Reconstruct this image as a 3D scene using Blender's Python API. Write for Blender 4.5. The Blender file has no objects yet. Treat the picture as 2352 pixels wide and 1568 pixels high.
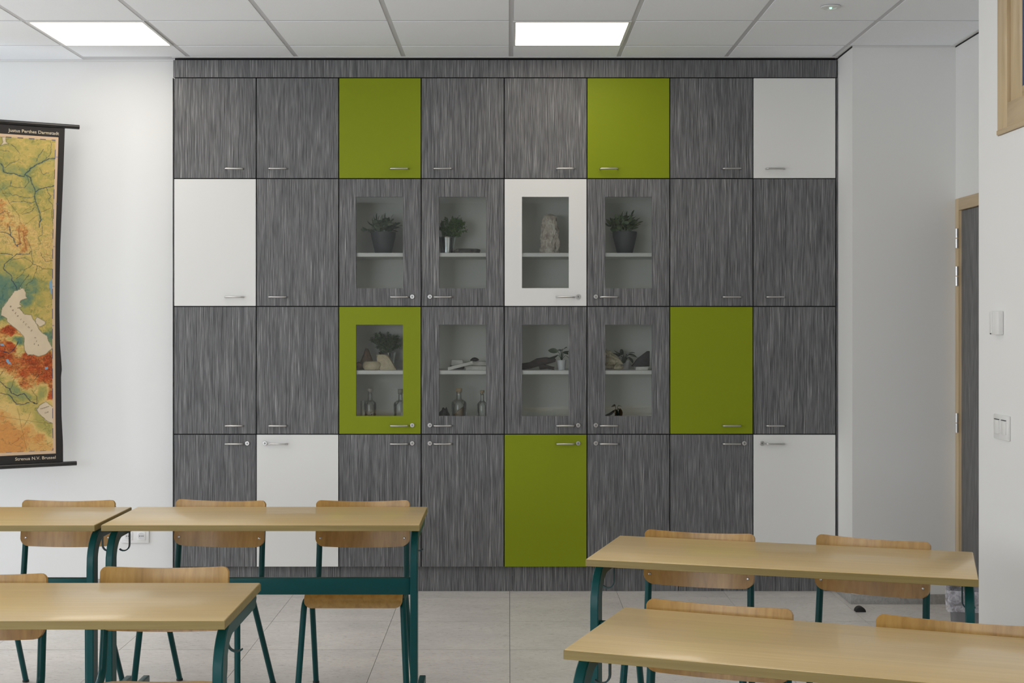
import bpy, bmesh, math, random
import numpy as np
from mathutils import Vector, Matrix, noise as mnoise

S = bpy.context.scene
COL = S.collection
random.seed(7)
R = math.radians

# ------------------------------------------------------------------ camera, light, exposure
F, CX, CY, EYE = 3140.0, 1168.0, 740.0, 1.52          # focal length in pixels, vanishing point, eye height
cam_d = bpy.data.cameras.new('camera')
cam = bpy.data.objects.new('camera', cam_d)
COL.objects.link(cam)
cam.location = (0, 0, EYE)
cam.rotation_euler = (R(90), 0, 0)
cam_d.sensor_width = 36.0
cam_d.lens = 36.0 * F / 2352.0
cam_d.shift_x = (1176.0 - CX) / 2352.0
cam_d.shift_y = -(784.0 - CY) / 2352.0
cam_d.clip_start = 0.05
S.camera = cam

S.view_settings.view_transform = 'Standard'
S.view_settings.look = 'None'
S.view_settings.gamma = 1.0
S.view_settings.use_curve_mapping = False
S.view_settings.exposure = 0.0
try:
    S.cycles.max_bounces = 10
    S.cycles.diffuse_bounces = 6
    S.cycles.glossy_bounces = 5
    S.cycles.transparent_max_bounces = 14
    S.cycles.caustics_reflective = False
    S.cycles.caustics_refractive = False
except Exception:
    pass

world = bpy.data.worlds.new('world')
S.world = world
world.use_nodes = True
bg = world.node_tree.nodes['Background']
bg.inputs[0].default_value = (0.80, 0.89, 1.0, 1)
bg.inputs[1].default_value = 1.2

DAY = (0.925, 0.965, 1.0)
WINDOWS = [(-0.2, 1.8), (2.6, 4.6), (5.2, 7.2)]           # along Y, in the wall on the left
WIN_Z = (0.75, 2.55)
WIN_POWER = [10.0, 14.0, 68.0]
for i, (y0, y1) in enumerate(WINDOWS):
    ld = bpy.data.lights.new('window_daylight', 'AREA')
    ld.shape = 'RECTANGLE'
    ld.size = WIN_Z[1] - WIN_Z[0]
    ld.size_y = y1 - y0
    ld.energy = WIN_POWER[i]
    ld.color = DAY
    lo = bpy.data.objects.new('window_daylight', ld)
    COL.objects.link(lo)
    lo.location = (-5.36, (y0 + y1) / 2, sum(WIN_Z) / 2)
    lo.rotation_euler = (0, R(-90), 0)
# added unseen window behind the camera, left, for frontal light on the cabinets
FWX, FWZ = (-4.9, -1.9), (0.75, 2.6)
ld = bpy.data.lights.new('window_daylight', 'AREA')
ld.shape = 'RECTANGLE'
ld.size, ld.size_y = FWX[1] - FWX[0], FWZ[1] - FWZ[0]
ld.energy = 90.0
ld.color = DAY
lo = bpy.data.objects.new('window_daylight', ld)  # area light of the added window
COL.objects.link(lo)
lo.location = (sum(FWX) / 2, -1.86, sum(FWZ) / 2)
lo.rotation_euler = (R(90), 0, 0)
PANEL_L = 4.9
PANEL_C = (1.0, 0.90, 0.76)

# ------------------------------------------------------------------ materials
def new_mat(name):
    m = bpy.data.materials.new(name)
    m.use_nodes = True
    nt = m.node_tree
    return m, nt, nt.nodes['Principled BSDF']

def pr(name, col, rough=0.5, metal=0.0, coat=0.0, spec=0.5):
    m, nt, p = new_mat(name)
    p.inputs['Base Color'].default_value = (*col, 1)
    p.inputs['Roughness'].default_value = rough
    p.inputs['Metallic'].default_value = metal
    p.inputs['Coat Weight'].default_value = coat
    p.inputs['Coat Roughness'].default_value = 0.15
    p.inputs['Specular IOR Level'].default_value = spec
    return m

def nod(nt, t, **kw):
    n = nt.nodes.new(t)
    for k, v in kw.items():
        setattr(n, k, v)
    return n

def stretched(nt, scale, rnd=True):
    """object coordinates, shifted at random per object, stretched by scale"""
    tc = nod(nt, 'ShaderNodeTexCoord')
    src = tc.outputs['Object']
    if rnd:
        oi = nod(nt, 'ShaderNodeObjectInfo')
        mu = nod(nt, 'ShaderNodeMath', operation='MULTIPLY')
        nt.links.new(oi.outputs['Random'], mu.inputs[0])
        mu.inputs[1].default_value = 37.0
        ad = nod(nt, 'ShaderNodeVectorMath', operation='ADD')
        nt.links.new(src, ad.inputs[0])
        nt.links.new(mu.outputs[0], ad.inputs[1])
        src = ad.outputs[0]
    vm = nod(nt, 'ShaderNodeVectorMath', operation='MULTIPLY')
    nt.links.new(src, vm.inputs[0])
    vm.inputs[1].default_value = scale
    return vm.outputs[0]

def noise_n(nt, vec, detail=2.0, rough=0.5, dist=0.0, scale=1.0):
    n = nod(nt, 'ShaderNodeTexNoise')
    nt.links.new(vec, n.inputs['Vector'])
    n.inputs['Scale'].default_value = scale
    n.inputs['Detail'].default_value = detail
    n.inputs['Roughness'].default_value = rough
    n.inputs['Distortion'].default_value = dist
    return n.outputs['Fac']

def ramp(nt, fac, stops):
    r = nod(nt, 'ShaderNodeValToRGB')
    nt.links.new(fac, r.inputs[0])
    el = r.color_ramp.elements
    while len(el) < len(stops):
        el.new(0.5)
    for e, (p, c) in zip(el, stops):
        e.position = p
        e.color = (*c, 1)
    return r.outputs[0]

def mix_rgb(nt, fac, a, b, mode='MIX'):
    m = nod(nt, 'ShaderNodeMix', data_type='RGBA', blend_type=mode)
    for sock, v in ((m.inputs[0], fac), (m.inputs[6], a), (m.inputs[7], b)):
        if hasattr(v, 'is_linked'):
            nt.links.new(v, sock)
        elif isinstance(v, (int, float)):
            sock.default_value = v
        else:
            sock.default_value = (*v, 1)
    return m.outputs[2]

def bump(nt, p, h, strength=0.2, dist=0.002):
    b = nod(nt, 'ShaderNodeBump')
    b.inputs['Strength'].default_value = strength
    b.inputs['Distance'].default_value = dist
    nt.links.new(h, b.inputs['Height'])
    nt.links.new(b.outputs[0], p.inputs['Normal'])

def hpl_mat(name, gain=1.0):
    m, nt, p = new_mat(name)
    n1 = noise_n(nt, stretched(nt, (400, 400, 4.8)), 3, 0.6, 0.3)
    n2 = noise_n(nt, stretched(nt, (560, 560, 8.5)), 2, 0.5)
    n3 = noise_n(nt, stretched(nt, (40, 40, 2.2)), 2, 0.5)
    g = gain
    c1 = ramp(nt, n1, [(0.30, (0.060*g, 0.061*g, 0.065*g)), (0.46, (0.118*g, 0.119*g, 0.125*g)), (0.60, (0.180*g, 0.181*g, 0.186*g)), (0.74, (0.40*g, 0.40*g, 0.40*g))])
    c2 = ramp(nt, n2, [(0.30, (0.34, 0.34, 0.34)), (0.46, (1.0, 1.0, 1.0)), (0.70, (1.5, 1.5, 1.48))])
    c3 = ramp(nt, n3, [(0.25, (0.84, 0.84, 0.85)), (0.75, (1.14, 1.13, 1.12))])
    c = mix_rgb(nt, 1.0, c1, c2, 'MULTIPLY')
    c = mix_rgb(nt, 1.0, c, c3, 'MULTIPLY')
    nt.links.new(c, p.inputs['Base Color'])
    p.inputs['Roughness'].default_value = 0.5
    p.inputs['Specular IOR Level'].default_value = 0.35
    bump(nt, p, n1, 0.25, 0.001)
    return m

def wood_mat(name, scale, lo, mid, hi, rough=0.3, coat=0.3, blot=0.14):
    m, nt, p = new_mat(name)
    n1 = noise_n(nt, stretched(nt, scale), 4, 0.6, 0.4)
    n2 = noise_n(nt, stretched(nt, tuple(v * 0.22 for v in scale)), 2, 0.5)
    c1 = ramp(nt, n1, [(0.28, lo), (0.5, mid), (0.75, hi)])
    c2 = ramp(nt, n2, [(0.3, (1 - blot, 1 - blot * 1.05, 1 - blot * 1.2)), (0.7, (1 + blot * .6,) * 3)])
    c = mix_rgb(nt, 1.0, c1, c2, 'MULTIPLY')
    nt.links.new(c, p.inputs['Base Color'])
    p.inputs['Roughness'].default_value = rough
    p.inputs['Coat Weight'].default_value = coat
    p.inputs['Coat Roughness'].default_value = 0.12
    return m

def plaster_mat(name, col):
    m, nt, p = new_mat(name)
    n = noise_n(nt, stretched(nt, (1, 1, 1), False), 4, 0.6, scale=90)
    p.inputs['Base Color'].default_value = (*col, 1)
    p.inputs['Roughness'].default_value = 0.75
    p.inputs['Specular IOR Level'].default_value = 0.25
    bump(nt, p, n, 0.06, 0.002)
    return m

def floor_mat():
    m, nt, p = new_mat('marbled_floor_tile')
    n1 = noise_n(nt, stretched(nt, (26, 90, 1)), 5, 0.65, 0.8)
    n2 = noise_n(nt, stretched(nt, (3.0, 4.5, 1)), 3, 0.5, 0.3)
    n3 = noise_n(nt, stretched(nt, (42, 150, 1)), 2, 0.5, 0.5)
    c1 = ramp(nt, n1, [(0.28, (0.61, 0.575, 0.545)), (0.5, (0.74, 0.705, 0.675)), (0.72, (0.80, 0.77, 0.745))])
    c2 = ramp(nt, n2, [(0.3, (0.92, 0.92, 0.92)), (0.7, (1.06, 1.05, 1.04))])
    c3 = ramp(nt, n3, [(0.27, (0.55, 0.5, 0.46)), (0.36, (1, 1, 1))])
    c = mix_rgb(nt, 1.0, c1, c2, 'MULTIPLY')
    c = mix_rgb(nt, 1.0, c, c3, 'MULTIPLY')
    nt.links.new(c, p.inputs['Base Color'])
    p.inputs['Roughness'].default_value = 0.38
    p.inputs['Specular IOR Level'].default_value = 0.4
    return m

def ceiling_mat():
    m, nt, p = new_mat('mineral_ceiling_tile')
    n = noise_n(nt, stretched(nt, (1, 1, 1)), 4, 0.7, scale=160)
    c = ramp(nt, n, [(0.2, (0.87, 0.89, 0.925)), (0.6, (0.92, 0.94, 0.97))])  # slight blue stands for bounced daylight, put into the tile colour
    nt.links.new(c, p.inputs['Base Color'])
    p.inputs['Roughness'].default_value = 0.9
    p.inputs['Specular IOR Level'].default_value = 0.1
    bump(nt, p, n, 0.15, 0.002)
    return m

def glass_mat(name, tint, refl=1.0, rough=0.0):
    m, nt, p = new_mat(name)
    nt.nodes.remove(p)
    out = nt.nodes['Material Output']
    tr = nod(nt, 'ShaderNodeBsdfTransparent')
    tr.inputs[0].default_value = (*tint, 1)
    gl = nod(nt, 'ShaderNodeBsdfGlossy')
    gl.inputs['Roughness'].default_value = rough
    gl.inputs['Color'].default_value = (1, 1, 1, 1)
    fr = nod(nt, 'ShaderNodeFresnel')
    fr.inputs[0].default_value = 1.45
    mu = nod(nt, 'ShaderNodeMath', operation='MULTIPLY')
    nt.links.new(fr.outputs[0], mu.inputs[0])
    mu.inputs[1].default_value = refl
    mx = nod(nt, 'ShaderNodeMixShader')
    nt.links.new(mu.outputs[0], mx.inputs[0])
    nt.links.new(tr.outputs[0], mx.inputs[1])
    nt.links.new(gl.outputs[0], mx.inputs[2])
    nt.links.new(mx.outputs[0], out.inputs[0])
    return m

def bag_mat():
    m, nt, p = new_mat('milky_bin_bag')
    p.inputs['Base Color'].default_value = (0.78, 0.77, 0.86, 1)
    p.inputs['Roughness'].default_value = 0.2
    n = noise_n(nt, stretched(nt, (1, 1, 1)), 3, 0.6, 0.5, 40)
    nt.links.new(ramp(nt, n, [(0.35, (0.15, 0.15, 0.15)), (0.7, (0.7, 0.7, 0.7))]), p.inputs['Alpha'])
    bump(nt, p, n, 0.8, 0.01)
    return m

def emit_mat(name, col, strength):
    m, nt, p = new_mat(name)
    p.inputs['Base Color'].default_value = (0.8, 0.8, 0.8, 1)
    p.inputs['Emission Color'].default_value = (*col, 1)
    p.inputs['Emission Strength'].default_value = strength
    return m

def rock_mat(name, lo, hi, scale=18, rough=0.75):
    m, nt, p = new_mat(name)
    n = noise_n(nt, stretched(nt, (1, 1, 1)), 5, 0.65, 0.6, scale)
    c = ramp(nt, n, [(0.3, lo), (0.68, hi)])
    nt.links.new(c, p.inputs['Base Color'])
    p.inputs['Roughness'].default_value = rough
    bump(nt, p, n, 0.5, 0.01)
    return m

def leaf_mat(name, a, b, rough=0.45):
    m, nt, p = new_mat(name)
    oi = nod(nt, 'ShaderNodeObjectInfo')
    n = noise_n(nt, stretched(nt, (1, 1, 1)), 2, 0.5, 0.0, 45)
    ad = nod(nt, 'ShaderNodeMath', operation='ADD')
    nt.links.new(oi.outputs['Random'], ad.inputs[0])
    nt.links.new(n, ad.inputs[1])
    ha = nod(nt, 'ShaderNodeMath', operation='MULTIPLY')
    nt.links.new(ad.outputs[0], ha.inputs[0])
    ha.inputs[1].default_value = 0.5
    c = ramp(nt, ha.outputs[0], [(0.25, a), (0.75, b)])
    nt.links.new(c, p.inputs['Base Color'])
    p.inputs['Roughness'].default_value = rough
    return m

M = {}
M['wall'] = plaster_mat('white_plaster', (0.80, 0.80, 0.79))
M['wallfront'] = plaster_mat('grey_bounce_cut_plaster', (0.50, 0.50, 0.49))  # unseen front wall, darkened to cut bounce light from the front
M['ceil'] = ceiling_mat()
M['grid'] = pr('ceiling_grid', (0.60, 0.60, 0.62), 0.55)
M['floor'] = floor_mat()
M['joint'] = pr('floor_joint', (0.09, 0.078, 0.07), 0.8)
M['skirt'] = rock_mat('stone_skirting', (0.30, 0.29, 0.28), (0.46, 0.45, 0.43), 60, 0.5)
M['hpl'] = hpl_mat('grey_woodgrain_laminate', 1.0)
M['green'] = pr('olive_green_laminate', (0.235, 0.29, 0.006), 0.5, spec=0.22)
M['white'] = pr('white_laminate', (0.80, 0.80, 0.785), 0.42, spec=0.4)
M['inner'] = pr('grey_cabinet_interior', (0.84, 0.845, 0.80), 0.6)
M['shelf'] = pr('white_shelf_board', (0.90, 0.90, 0.89), 0.45)
M['black'] = pr('gap_shade_black', (0.006, 0.006, 0.007), 0.7)  # black that paints the shade inside gaps
M['steel'] = pr('brushed_steel', (0.62, 0.61, 0.60), 0.28, 1.0)
M['pane'] = glass_mat('clear_door_glass', (0.975, 0.985, 0.975), 1.0)
M['bottle'] = glass_mat('bottle_glass', (0.975, 0.98, 0.975), 0.9)
M['top'] = wood_mat('beech_tabletop', (3.2, 130, 130), (0.62, 0.44, 0.20), (0.67, 0.485, 0.228), (0.72, 0.535, 0.262), 0.32, 0.25, 0.05)
M['edge'] = wood_mat('oak_brown_edge_band', (2.4, 70, 70), (0.25, 0.178, 0.054), (0.285, 0.208, 0.066), (0.33, 0.245, 0.082), 0.45, 0.0, 0.06)
M['ply'] = wood_mat('lacquered_plywood_upright', (55, 55, 3.0), (0.37, 0.195, 0.042), (0.47, 0.262, 0.064), (0.54, 0.325, 0.092), 0.36, 0.12)
M['plyseat'] = wood_mat('lacquered_plywood_seat', (55, 3.0, 55), (0.37, 0.195, 0.042), (0.47, 0.262, 0.064), (0.54, 0.325, 0.092), 0.36, 0.12)
M['teal'] = pr('dark_teal_enamel', (0.0010, 0.066, 0.068), 0.34, 0, 0.0, 0.26)
M['hook'] = pr('dark_teal_hook_enamel', (0.004, 0.040, 0.044), 0.35)
M['rubber'] = pr('black_rubber', (0.012, 0.012, 0.013), 0.6)
M['plastic'] = pr('white_plastic', (0.80, 0.80, 0.79), 0.35)
M['dark'] = pr('socket_dark', (0.03, 0.03, 0.03), 0.6)
M['panel'] = emit_mat('light_diffuser', PANEL_C, PANEL_L)
M['frame_white'] = pr('white_metal_frame', (0.74, 0.74, 0.73), 0.4)
M['pine'] = wood_mat('knotty_pine', (16, 16, 1.5), (0.42, 0.30, 0.165), (0.57, 0.435, 0.265), (0.64, 0.505, 0.325), 0.45, 0.1)
M['pine_h'] = wood_mat('knotty_pine_rail', (16, 1.5, 16), (0.42, 0.30, 0.165), (0.57, 0.435, 0.265), (0.64, 0.505, 0.325), 0.45, 0.1)
M['gasket'] = pr('blue_window_gasket', (0.05, 0.075, 0.16), 0.4)
M['mapcloth'] = pr('black_map_cloth', (0.018, 0.015, 0.014), 0.62)
M['rod'] = pr('black_varnished_rod', (0.012, 0.011, 0.011), 0.28, 0, 0.3)
M['letter'] = pr('cream_lettering', (0.72, 0.62, 0.46), 0.6)
M['ink'] = pr('brown_map_ink', (0.10, 0.06, 0.03), 0.7)
M['bluetick'] = pr('blue_map_tick', (0.10, 0.12, 0.28), 0.7)
M['potdark'] = pr('anthracite_pot', (0.075, 0.075, 0.085), 0.55)
M['potwhite'] = pr('white_ceramic_pot', (0.78, 0.80, 0.84), 0.4)
M['zinc'] = pr('zinc_bucket', (0.62, 0.66, 0.67), 0.22, 1.0)
M['leaf'] = leaf_mat('grey_green_leaf', (0.10, 0.145, 0.10), (0.33, 0.38, 0.27))
M['leaf2'] = leaf_mat('fresh_green_leaf', (0.075, 0.125, 0.055), (0.32, 0.39, 0.20))
M['fine'] = leaf_mat('fine_green_foliage', (0.075, 0.15, 0.045), (0.36, 0.48, 0.16))
M['finedark'] = leaf_mat('dark_fine_foliage', (0.03, 0.065, 0.018), (0.15, 0.215, 0.065))
M['leafdark'] = leaf_mat('dark_glossy_leaf', (0.02, 0.04, 0.02), (0.07, 0.10, 0.05), 0.3)
M['leafblack'] = leaf_mat('black_leaf', (0.006, 0.007, 0.005), (0.02, 0.022, 0.014), 0.4)
M['soil'] = rock_mat('potting_soil', (0.015, 0.011, 0.008), (0.05, 0.035, 0.025), 80)
M['cream'] = rock_mat('cream_limestone', (0.50, 0.42, 0.27), (0.74, 0.66, 0.49), 26)
M['brown'] = rock_mat('brown_flint', (0.14, 0.08, 0.045), (0.36, 0.24, 0.14), 22)
M['quartz'] = rock_mat('pink_white_quartz', (0.34, 0.27, 0.22), (0.80, 0.76, 0.68), 30)
M['yellowrock'] = rock_mat('yellow_crystal_rock', (0.26, 0.22, 0.12), (0.66, 0.60, 0.44), 34)
M['marble'] = rock_mat('pale_grey_marble', (0.62, 0.61, 0.58), (0.88, 0.87, 0.84), 20)
M['slate'] = rock_mat('dark_slate', (0.02, 0.02, 0.022), (0.07, 0.068, 0.068), 26)
M['darkwood'] = rock_mat('dark_driftwood', (0.02, 0.014, 0.012), (0.075, 0.05, 0.042), 24)
M['greystone'] = rock_mat('grey_rough_stone', (0.06, 0.056, 0.052), (0.17, 0.155, 0.14), 40)
M['sand'] = rock_mat('brown_sand', (0.24, 0.16, 0.09), (0.36, 0.25, 0.15), 120)
M['pebble'] = rock_mat('pale_pebbles', (0.30, 0.29, 0.28), (0.75, 0.74, 0.72), 70)
M['cork'] = rock_mat('bottle_cork', (0.34, 0.25, 0.15), (0.50, 0.39, 0.25), 60)
M['stopper'] = pr('grey_stopper', (0.36, 0.33, 0.29), 0.5)
M['bin'] = pr('grey_bin_plastic', (0.17, 0.17, 0.18), 0.5)
M['bag'] = bag_mat()
M['lens'] = emit_mat('green_indicator', (0.25, 1.0, 0.6), 1.6)

# ------------------------------------------------------------------ helpers
def at(x, y, Y):
    return Vector(((x - CX) * Y / F, Y, EYE - (y - CY) * Y / F))

def wx(x, Y):
    return (x - CX) * Y / F

def wz(y, Y):
    return EYE - (y - CY) * Y / F

def thing(name, label, cat, loc=(0, 0, 0), rz=0.0, group=None):
    o = bpy.data.objects.new(name, None)
    COL.objects.link(o)
    o.empty_display_size = 0.05
    o.location = loc
    o.rotation_euler = (0, 0, rz)
    o['label'] = label
    o['category'] = cat
    if group:
        o['group'] = group
    return o

def tag(o, label, cat, group=None):
    o['label'] = label
    o['category'] = cat
    if group:
        o['group'] = group
    return o

def struct(o):
    o['kind'] = 'structure'
    return o

class MB:
    def __init__(self):
        self.v, self.f, self.mi = [], [], []

    def add(self, verts, faces, mi=0):
        b = len(self.v)
        self.v += [tuple(p) for p in verts]
        self.f += [tuple(b + i for i in f) for f in faces]
        self.mi += [mi] * len(faces)
        return self

    def box(self, x0, x1, y0, y1, z0, z1, mi=0, front_mi=None):
        v = [(x0, y0, z0), (x1, y0, z0), (x1, y1, z0), (x0, y1, z0), (x0, y0, z1), (x1, y0, z1), (x1, y1, z1), (x0, y1, z1)]
        f = [(0, 3, 2, 1), (4, 5, 6, 7), (0, 1, 5, 4), (1, 2, 6, 5), (2, 3, 7, 6), (3, 0, 4, 7)]
        self.add(v, f, mi)
        if front_mi is not None:
            self.mi[-4] = front_mi
        return self

    def tube(self, path, r, n=10, caps=True, flat=None):
        """round tube along a polyline; r a number or a list"""
        pts = [Vector(p) for p in path]
        m = len(pts)
        rs = r if isinstance(r, (list, tuple)) else [r] * m
        tang = []
        for i in range(m):
            a = pts[max(i - 1, 0)]
            b = pts[min(i + 1, m - 1)]
            tang.append((b - a).normalized())
        up = Vector((0, 0, 1)) if abs(tang[0].z) < 0.9 else Vector((0, 1, 0))
        nrm = (up - tang[0] * up.dot(tang[0])).normalized()
        vs = []
        for i in range(m):
            nrm = (nrm - tang[i] * nrm.dot(tang[i])).normalized()
            bi = tang[i].cross(nrm)
            for k in range(n):
                a = 2 * math.pi * k / n
                vs.append(pts[i] + (nrm * math.cos(a) + bi * math.sin(a)) * rs[i])
        fs = []
        for i in range(m - 1):
            for k in range(n):
                a, b = i * n + k, i * n + (k + 1) % n
                fs.append((a, b, b + n, a + n))
        if caps:
            fs.append(tuple(reversed(range(n))))
            fs.append(tuple(range((m - 1) * n, m * n)))
        return self.add(vs, fs)

    def lathe(self, prof, n=24, c=(0, 0, 0), closed=False):
        """profile of (radius, z) turned about the z axis"""
        vs, fs = [], []
        m = len(prof)
        for (r, z) in prof:
            for k in range(n):
                a = 2 * math.pi * k / n
                vs.append((c[0] + r * math.cos(a), c[1] + r * math.sin(a), c[2] + z))
        for i in range(m - 1):
            for k in range(n):
                a, b = i * n + k, i * n + (k + 1) % n
                fs.append((a, b, b + n, a + n))
        if prof[0][0] > 1e-6:
            fs.append(tuple(reversed(range(n))))
        if prof[-1][0] > 1e-6:
            fs.append(tuple(range((m - 1) * n, m * n)))
        return self.add(vs, fs)

    def disc_y(self, cx, cy, cz, r, t, n=16):
        """a short cylinder along -y: face at cy, thickness t backwards"""
        vs = []
        for yy in (cy, cy + t):
            for k in range(n):
                a = 2 * math.pi * k / n
                vs.append((cx + r * math.cos(a), yy, cz + r * math.sin(a)))
        fs = [tuple(range(n)), tuple(reversed(range(n, 2 * n)))]
        for k in range(n):
            a, b = k, (k + 1) % n
            fs.append((b, a, a + n, b + n))
        return self.add(vs, fs)

    def sheet(self, cols, nv, surf, thick):
        """a bent board: cols = [(u, v_low, v_high)], surf(u, v) -> (point, normal)"""
        front, back = [], []
        for (u, a, b) in cols:
            for j in range(nv + 1):
                p, nrm = surf(u, a + (b - a) * j / nv)
                front.append(p + nrm * (thick / 2))
                back.append(p - nrm * (thick / 2))
        N = len(front)
        w = nv + 1
        fs = []
        for i in range(len(cols) - 1):
            for j in range(nv):
                q = (i * w + j, (i + 1) * w + j, (i + 1) * w + j + 1, i * w + j + 1)
                fs.append(q)
                fs.append(tuple(N + k for k in reversed(q)))
        rim = [j for j in range(w)] + [i * w + nv for i in range(1, len(cols))] + \
              [(len(cols) - 1) * w + j for j in range(nv - 1, -1, -1)] + [i * w for i in range(len(cols) - 2, 0, -1)]
        for k in range(len(rim)):
            a, b = rim[k], rim[(k + 1) % len(rim)]
            fs.append((a, b, b + N, a + N))
        return self.add(front + back, fs)

    def mesh(self, name, mats, smooth=False, bev=0.0, seg=2, angle=40):
        me = bpy.data.meshes.new(name)
        me.from_pydata(self.v, [], self.f)
        if not isinstance(mats, (list, tuple)):
            mats = [mats]
        for mm in mats:
            me.materials.append(mm)
        if any(self.mi):
            me.polygons.foreach_set('material_index', self.mi)
        bm = bmesh.new()
        bm.from_mesh(me)
        bmesh.ops.recalc_face_normals(bm, faces=bm.faces)
        if bev > 0:
            ed = [e for e in bm.edges if len(e.link_faces) == 2 and e.calc_face_angle(0) > R(30)]
            bmesh.ops.bevel(bm, geom=ed, offset=bev, segments=seg, affect='EDGES', profile=0.5, clamp_overlap=True)
        bm.to_mesh(me)
        bm.free()
        if smooth or bev > 0:
            me.polygons.foreach_set('use_smooth', [True] * len(me.polygons))
            me.set_sharp_from_angle(angle=R(angle))
        return me

    def build(self, name, mats, parent=None, **kw):
        return link(name, self.mesh(name, mats, **kw), parent)

def link(name, me, parent=None, loc=None, rot=None, sc=None):
    o = bpy.data.objects.new(name, me)
    COL.objects.link(o)
    if parent is not None:
        o.parent = parent
    if loc is not None:
        o.location = loc
    if rot is not None:
        o.rotation_euler = rot
    if sc is not None:
        o.scale = sc
    return o

def dup(root, loc, rz, label):
    kids = {}
    for ob in COL.objects:
        if ob.parent is not None:
            kids.setdefault(ob.parent, []).append(ob)
    r = root.copy()
    COL.objects.link(r)
    r.location = loc
    r.rotation_euler = (0, 0, rz)
    r['label'] = label
    def rec(src, dst):
        for ch in kids.get(src, []):
            c = ch.copy()
            COL.objects.link(c)
            c.parent = dst
            rec(ch, c)
    rec(root, r)
    return r

def arc(c, r, a0, a1, n, ax='yz'):
    """points on an arc in the plane ax, angle from the first axis towards the second"""
    out = []
    for i in range(n + 1):
        a = R(a0 + (a1 - a0) * i / n)
        p, q = r * math.cos(a), r * math.sin(a)
        if ax == 'yz':
            out.append(Vector((c[0], c[1] + p, c[2] + q)))
        elif ax == 'xz':
            out.append(Vector((c[0] + p, c[1], c[2] + q)))
        else:
            out.append(Vector((c[0] + p, c[1] + q, c[2])))
    return out

# ------------------------------------------------------------------ the room
YF = 7.70                     # front of the cabinets
CEIL = 3.0134
YB = 7.783                    # wall beside the cabinets
XL, XR, XA = -5.2, 1.80, 2.4155
XN0, XN1 = -1.8935, 1.857      # niche of the cabinets
YA = 7.385                    # alcove wall
YE = 5.233                    # end of the right wall

struct(MB().box(XL - .3, XN0, YB, YB + .12, 0, 3.1).box(XN0 - .1, XN0, YB + .12, 8.3, 0, 3.1).box(XN0, XN1, 8.2, 8.3, 0, 3.1).build('wall_back', M['wall']))
struct(MB().box(XN1, XA + .14, YA, 8.3, 0, 3.1).build('wall_alcove', M['wall']))
# wall with the windows, off frame on the left
w = MB()
ys = [-1.7] + [v for p in WINDOWS for v in p] + [YB]
for i in range(0, len(ys), 2):
    w.box(XL - .12, XL, ys[i], ys[i + 1], 0, 3.1)
for (a, b) in WINDOWS:
    w.box(XL - .12, XL, a, b, 0, WIN_Z[0]).box(XL - .12, XL, a, b, WIN_Z[1], 3.1)
struct(w.build('wall_left', M['wall']))
for i, (a, b) in enumerate(WINDOWS):
    fr = MB()
    z0, z1 = WIN_Z
    fr.box(XL - .1, XL - .04, a, a + .06, z0, z1).box(XL - .1, XL - .04, b - .06, b, z0, z1)
    fr.box(XL - .1, XL - .04, a + .06, b - .06, z0, z0 + .06).box(XL - .1, XL - .04, a + .06, b - .06, z1 - .06, z1)
    m_ = (a + b) / 2
    fr.box(XL - .1, XL - .04, m_ - .04, m_ + .04, z0 + .06, z1 - .06)
    struct(fr.build('window_%d' % (i + 2), M['frame_white'], bev=.004))
struct(MB().box(XL - .3, FWX[0], -1.8, -1.7, 0, 3.1).box(FWX[1], 2.0, -1.8, -1.7, 0, 3.1).box(FWX[0], FWX[1], -1.8, -1.7, 0, FWZ[0]).box(FWX[0], FWX[1], -1.8, -1.7, FWZ[1], 3.1).build('wall_front', M['wallfront']))
fr = MB()
for xx in (FWX[0], (FWX[0] + FWX[1]) / 2 - .03, FWX[1] - .06):
    fr.box(xx, xx + .06, -1.79, -1.73, FWZ[0], FWZ[1])
fr.box(FWX[0] + .06, FWX[1] - .06, -1.788, -1.732, FWZ[0], FWZ[0] + .06).box(FWX[0] + .06, FWX[1] - .06, -1.788, -1.732, FWZ[1] - .06, FWZ[1])
struct(fr.build('window_5', M['frame_white'], bev=.004))  # frame of the added window behind the camera
# right wall with its high wooden window
WY0, WY1, WZ0, WZ1 = 3.3, 5.030, 2.203, 2.9
w = MB()
w.box(XR, XR + .15, -1.7, WY0, 0, 3.1).box(XR, XR + .15, WY1, YE, 0, 3.1)
w.box(XR, XR + .15, WY0, WY1, 0, WZ0).box(XR, XR + .15, WY0, WY1, WZ1, 3.1)
w.box(XR + .15, XA + .14, YE - .12, YE, 0, 3.1)
struct(w.build('wall_right', M['wall']))
DY0, DY1, DZ = 6.36, 7.372, 2.184
w = MB().box(XA, XA + .14, YE, DY0, 0, 3.1).box(XA, XA + .14, DY0, DY1, DZ, 3.1).box(XA, XA + .14, DY1, YA, 0, 3.1)
struct(w.build('wall_door', M['wall']))

# floor tiles
fl = struct(MB().box(XL - .12, XA + .2, -1.7, 8.3, -.10, -.004).build('floor', M['joint']))
FT = .604
nfx0 = -9
row_y = [6.952 - .601 * k for k in range(-2, 16)]
tile_cache = {}
for i in range(nfx0, 4):
    for yy in row_y:
        x0, x1 = .006 + FT * i, .006 + FT * (i + 1)
        y0, y1 = yy - .601, yy
        x0, x1, y1 = max(x0, XL), min(x1, XA), min(y1, 7.78)
        if y1 - y0 < .03 or x1 - x0 < .03 or y0 < -1.9:
            continue
        g = .0011
        key = (round(x1 - x0, 3), round(y1 - y0, 3))
        if key not in tile_cache:
            a, b = key
            tile_cache[key] = MB().box(-a / 2 + g, a / 2 - g, -b / 2 + .0024, b / 2 - .0024, -.006, 0).mesh('floor_tile', M['floor'])
        link('floor_tile', tile_cache[key], fl, ((x0 + x1) / 2, (y0 + y1) / 2, 0))

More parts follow.
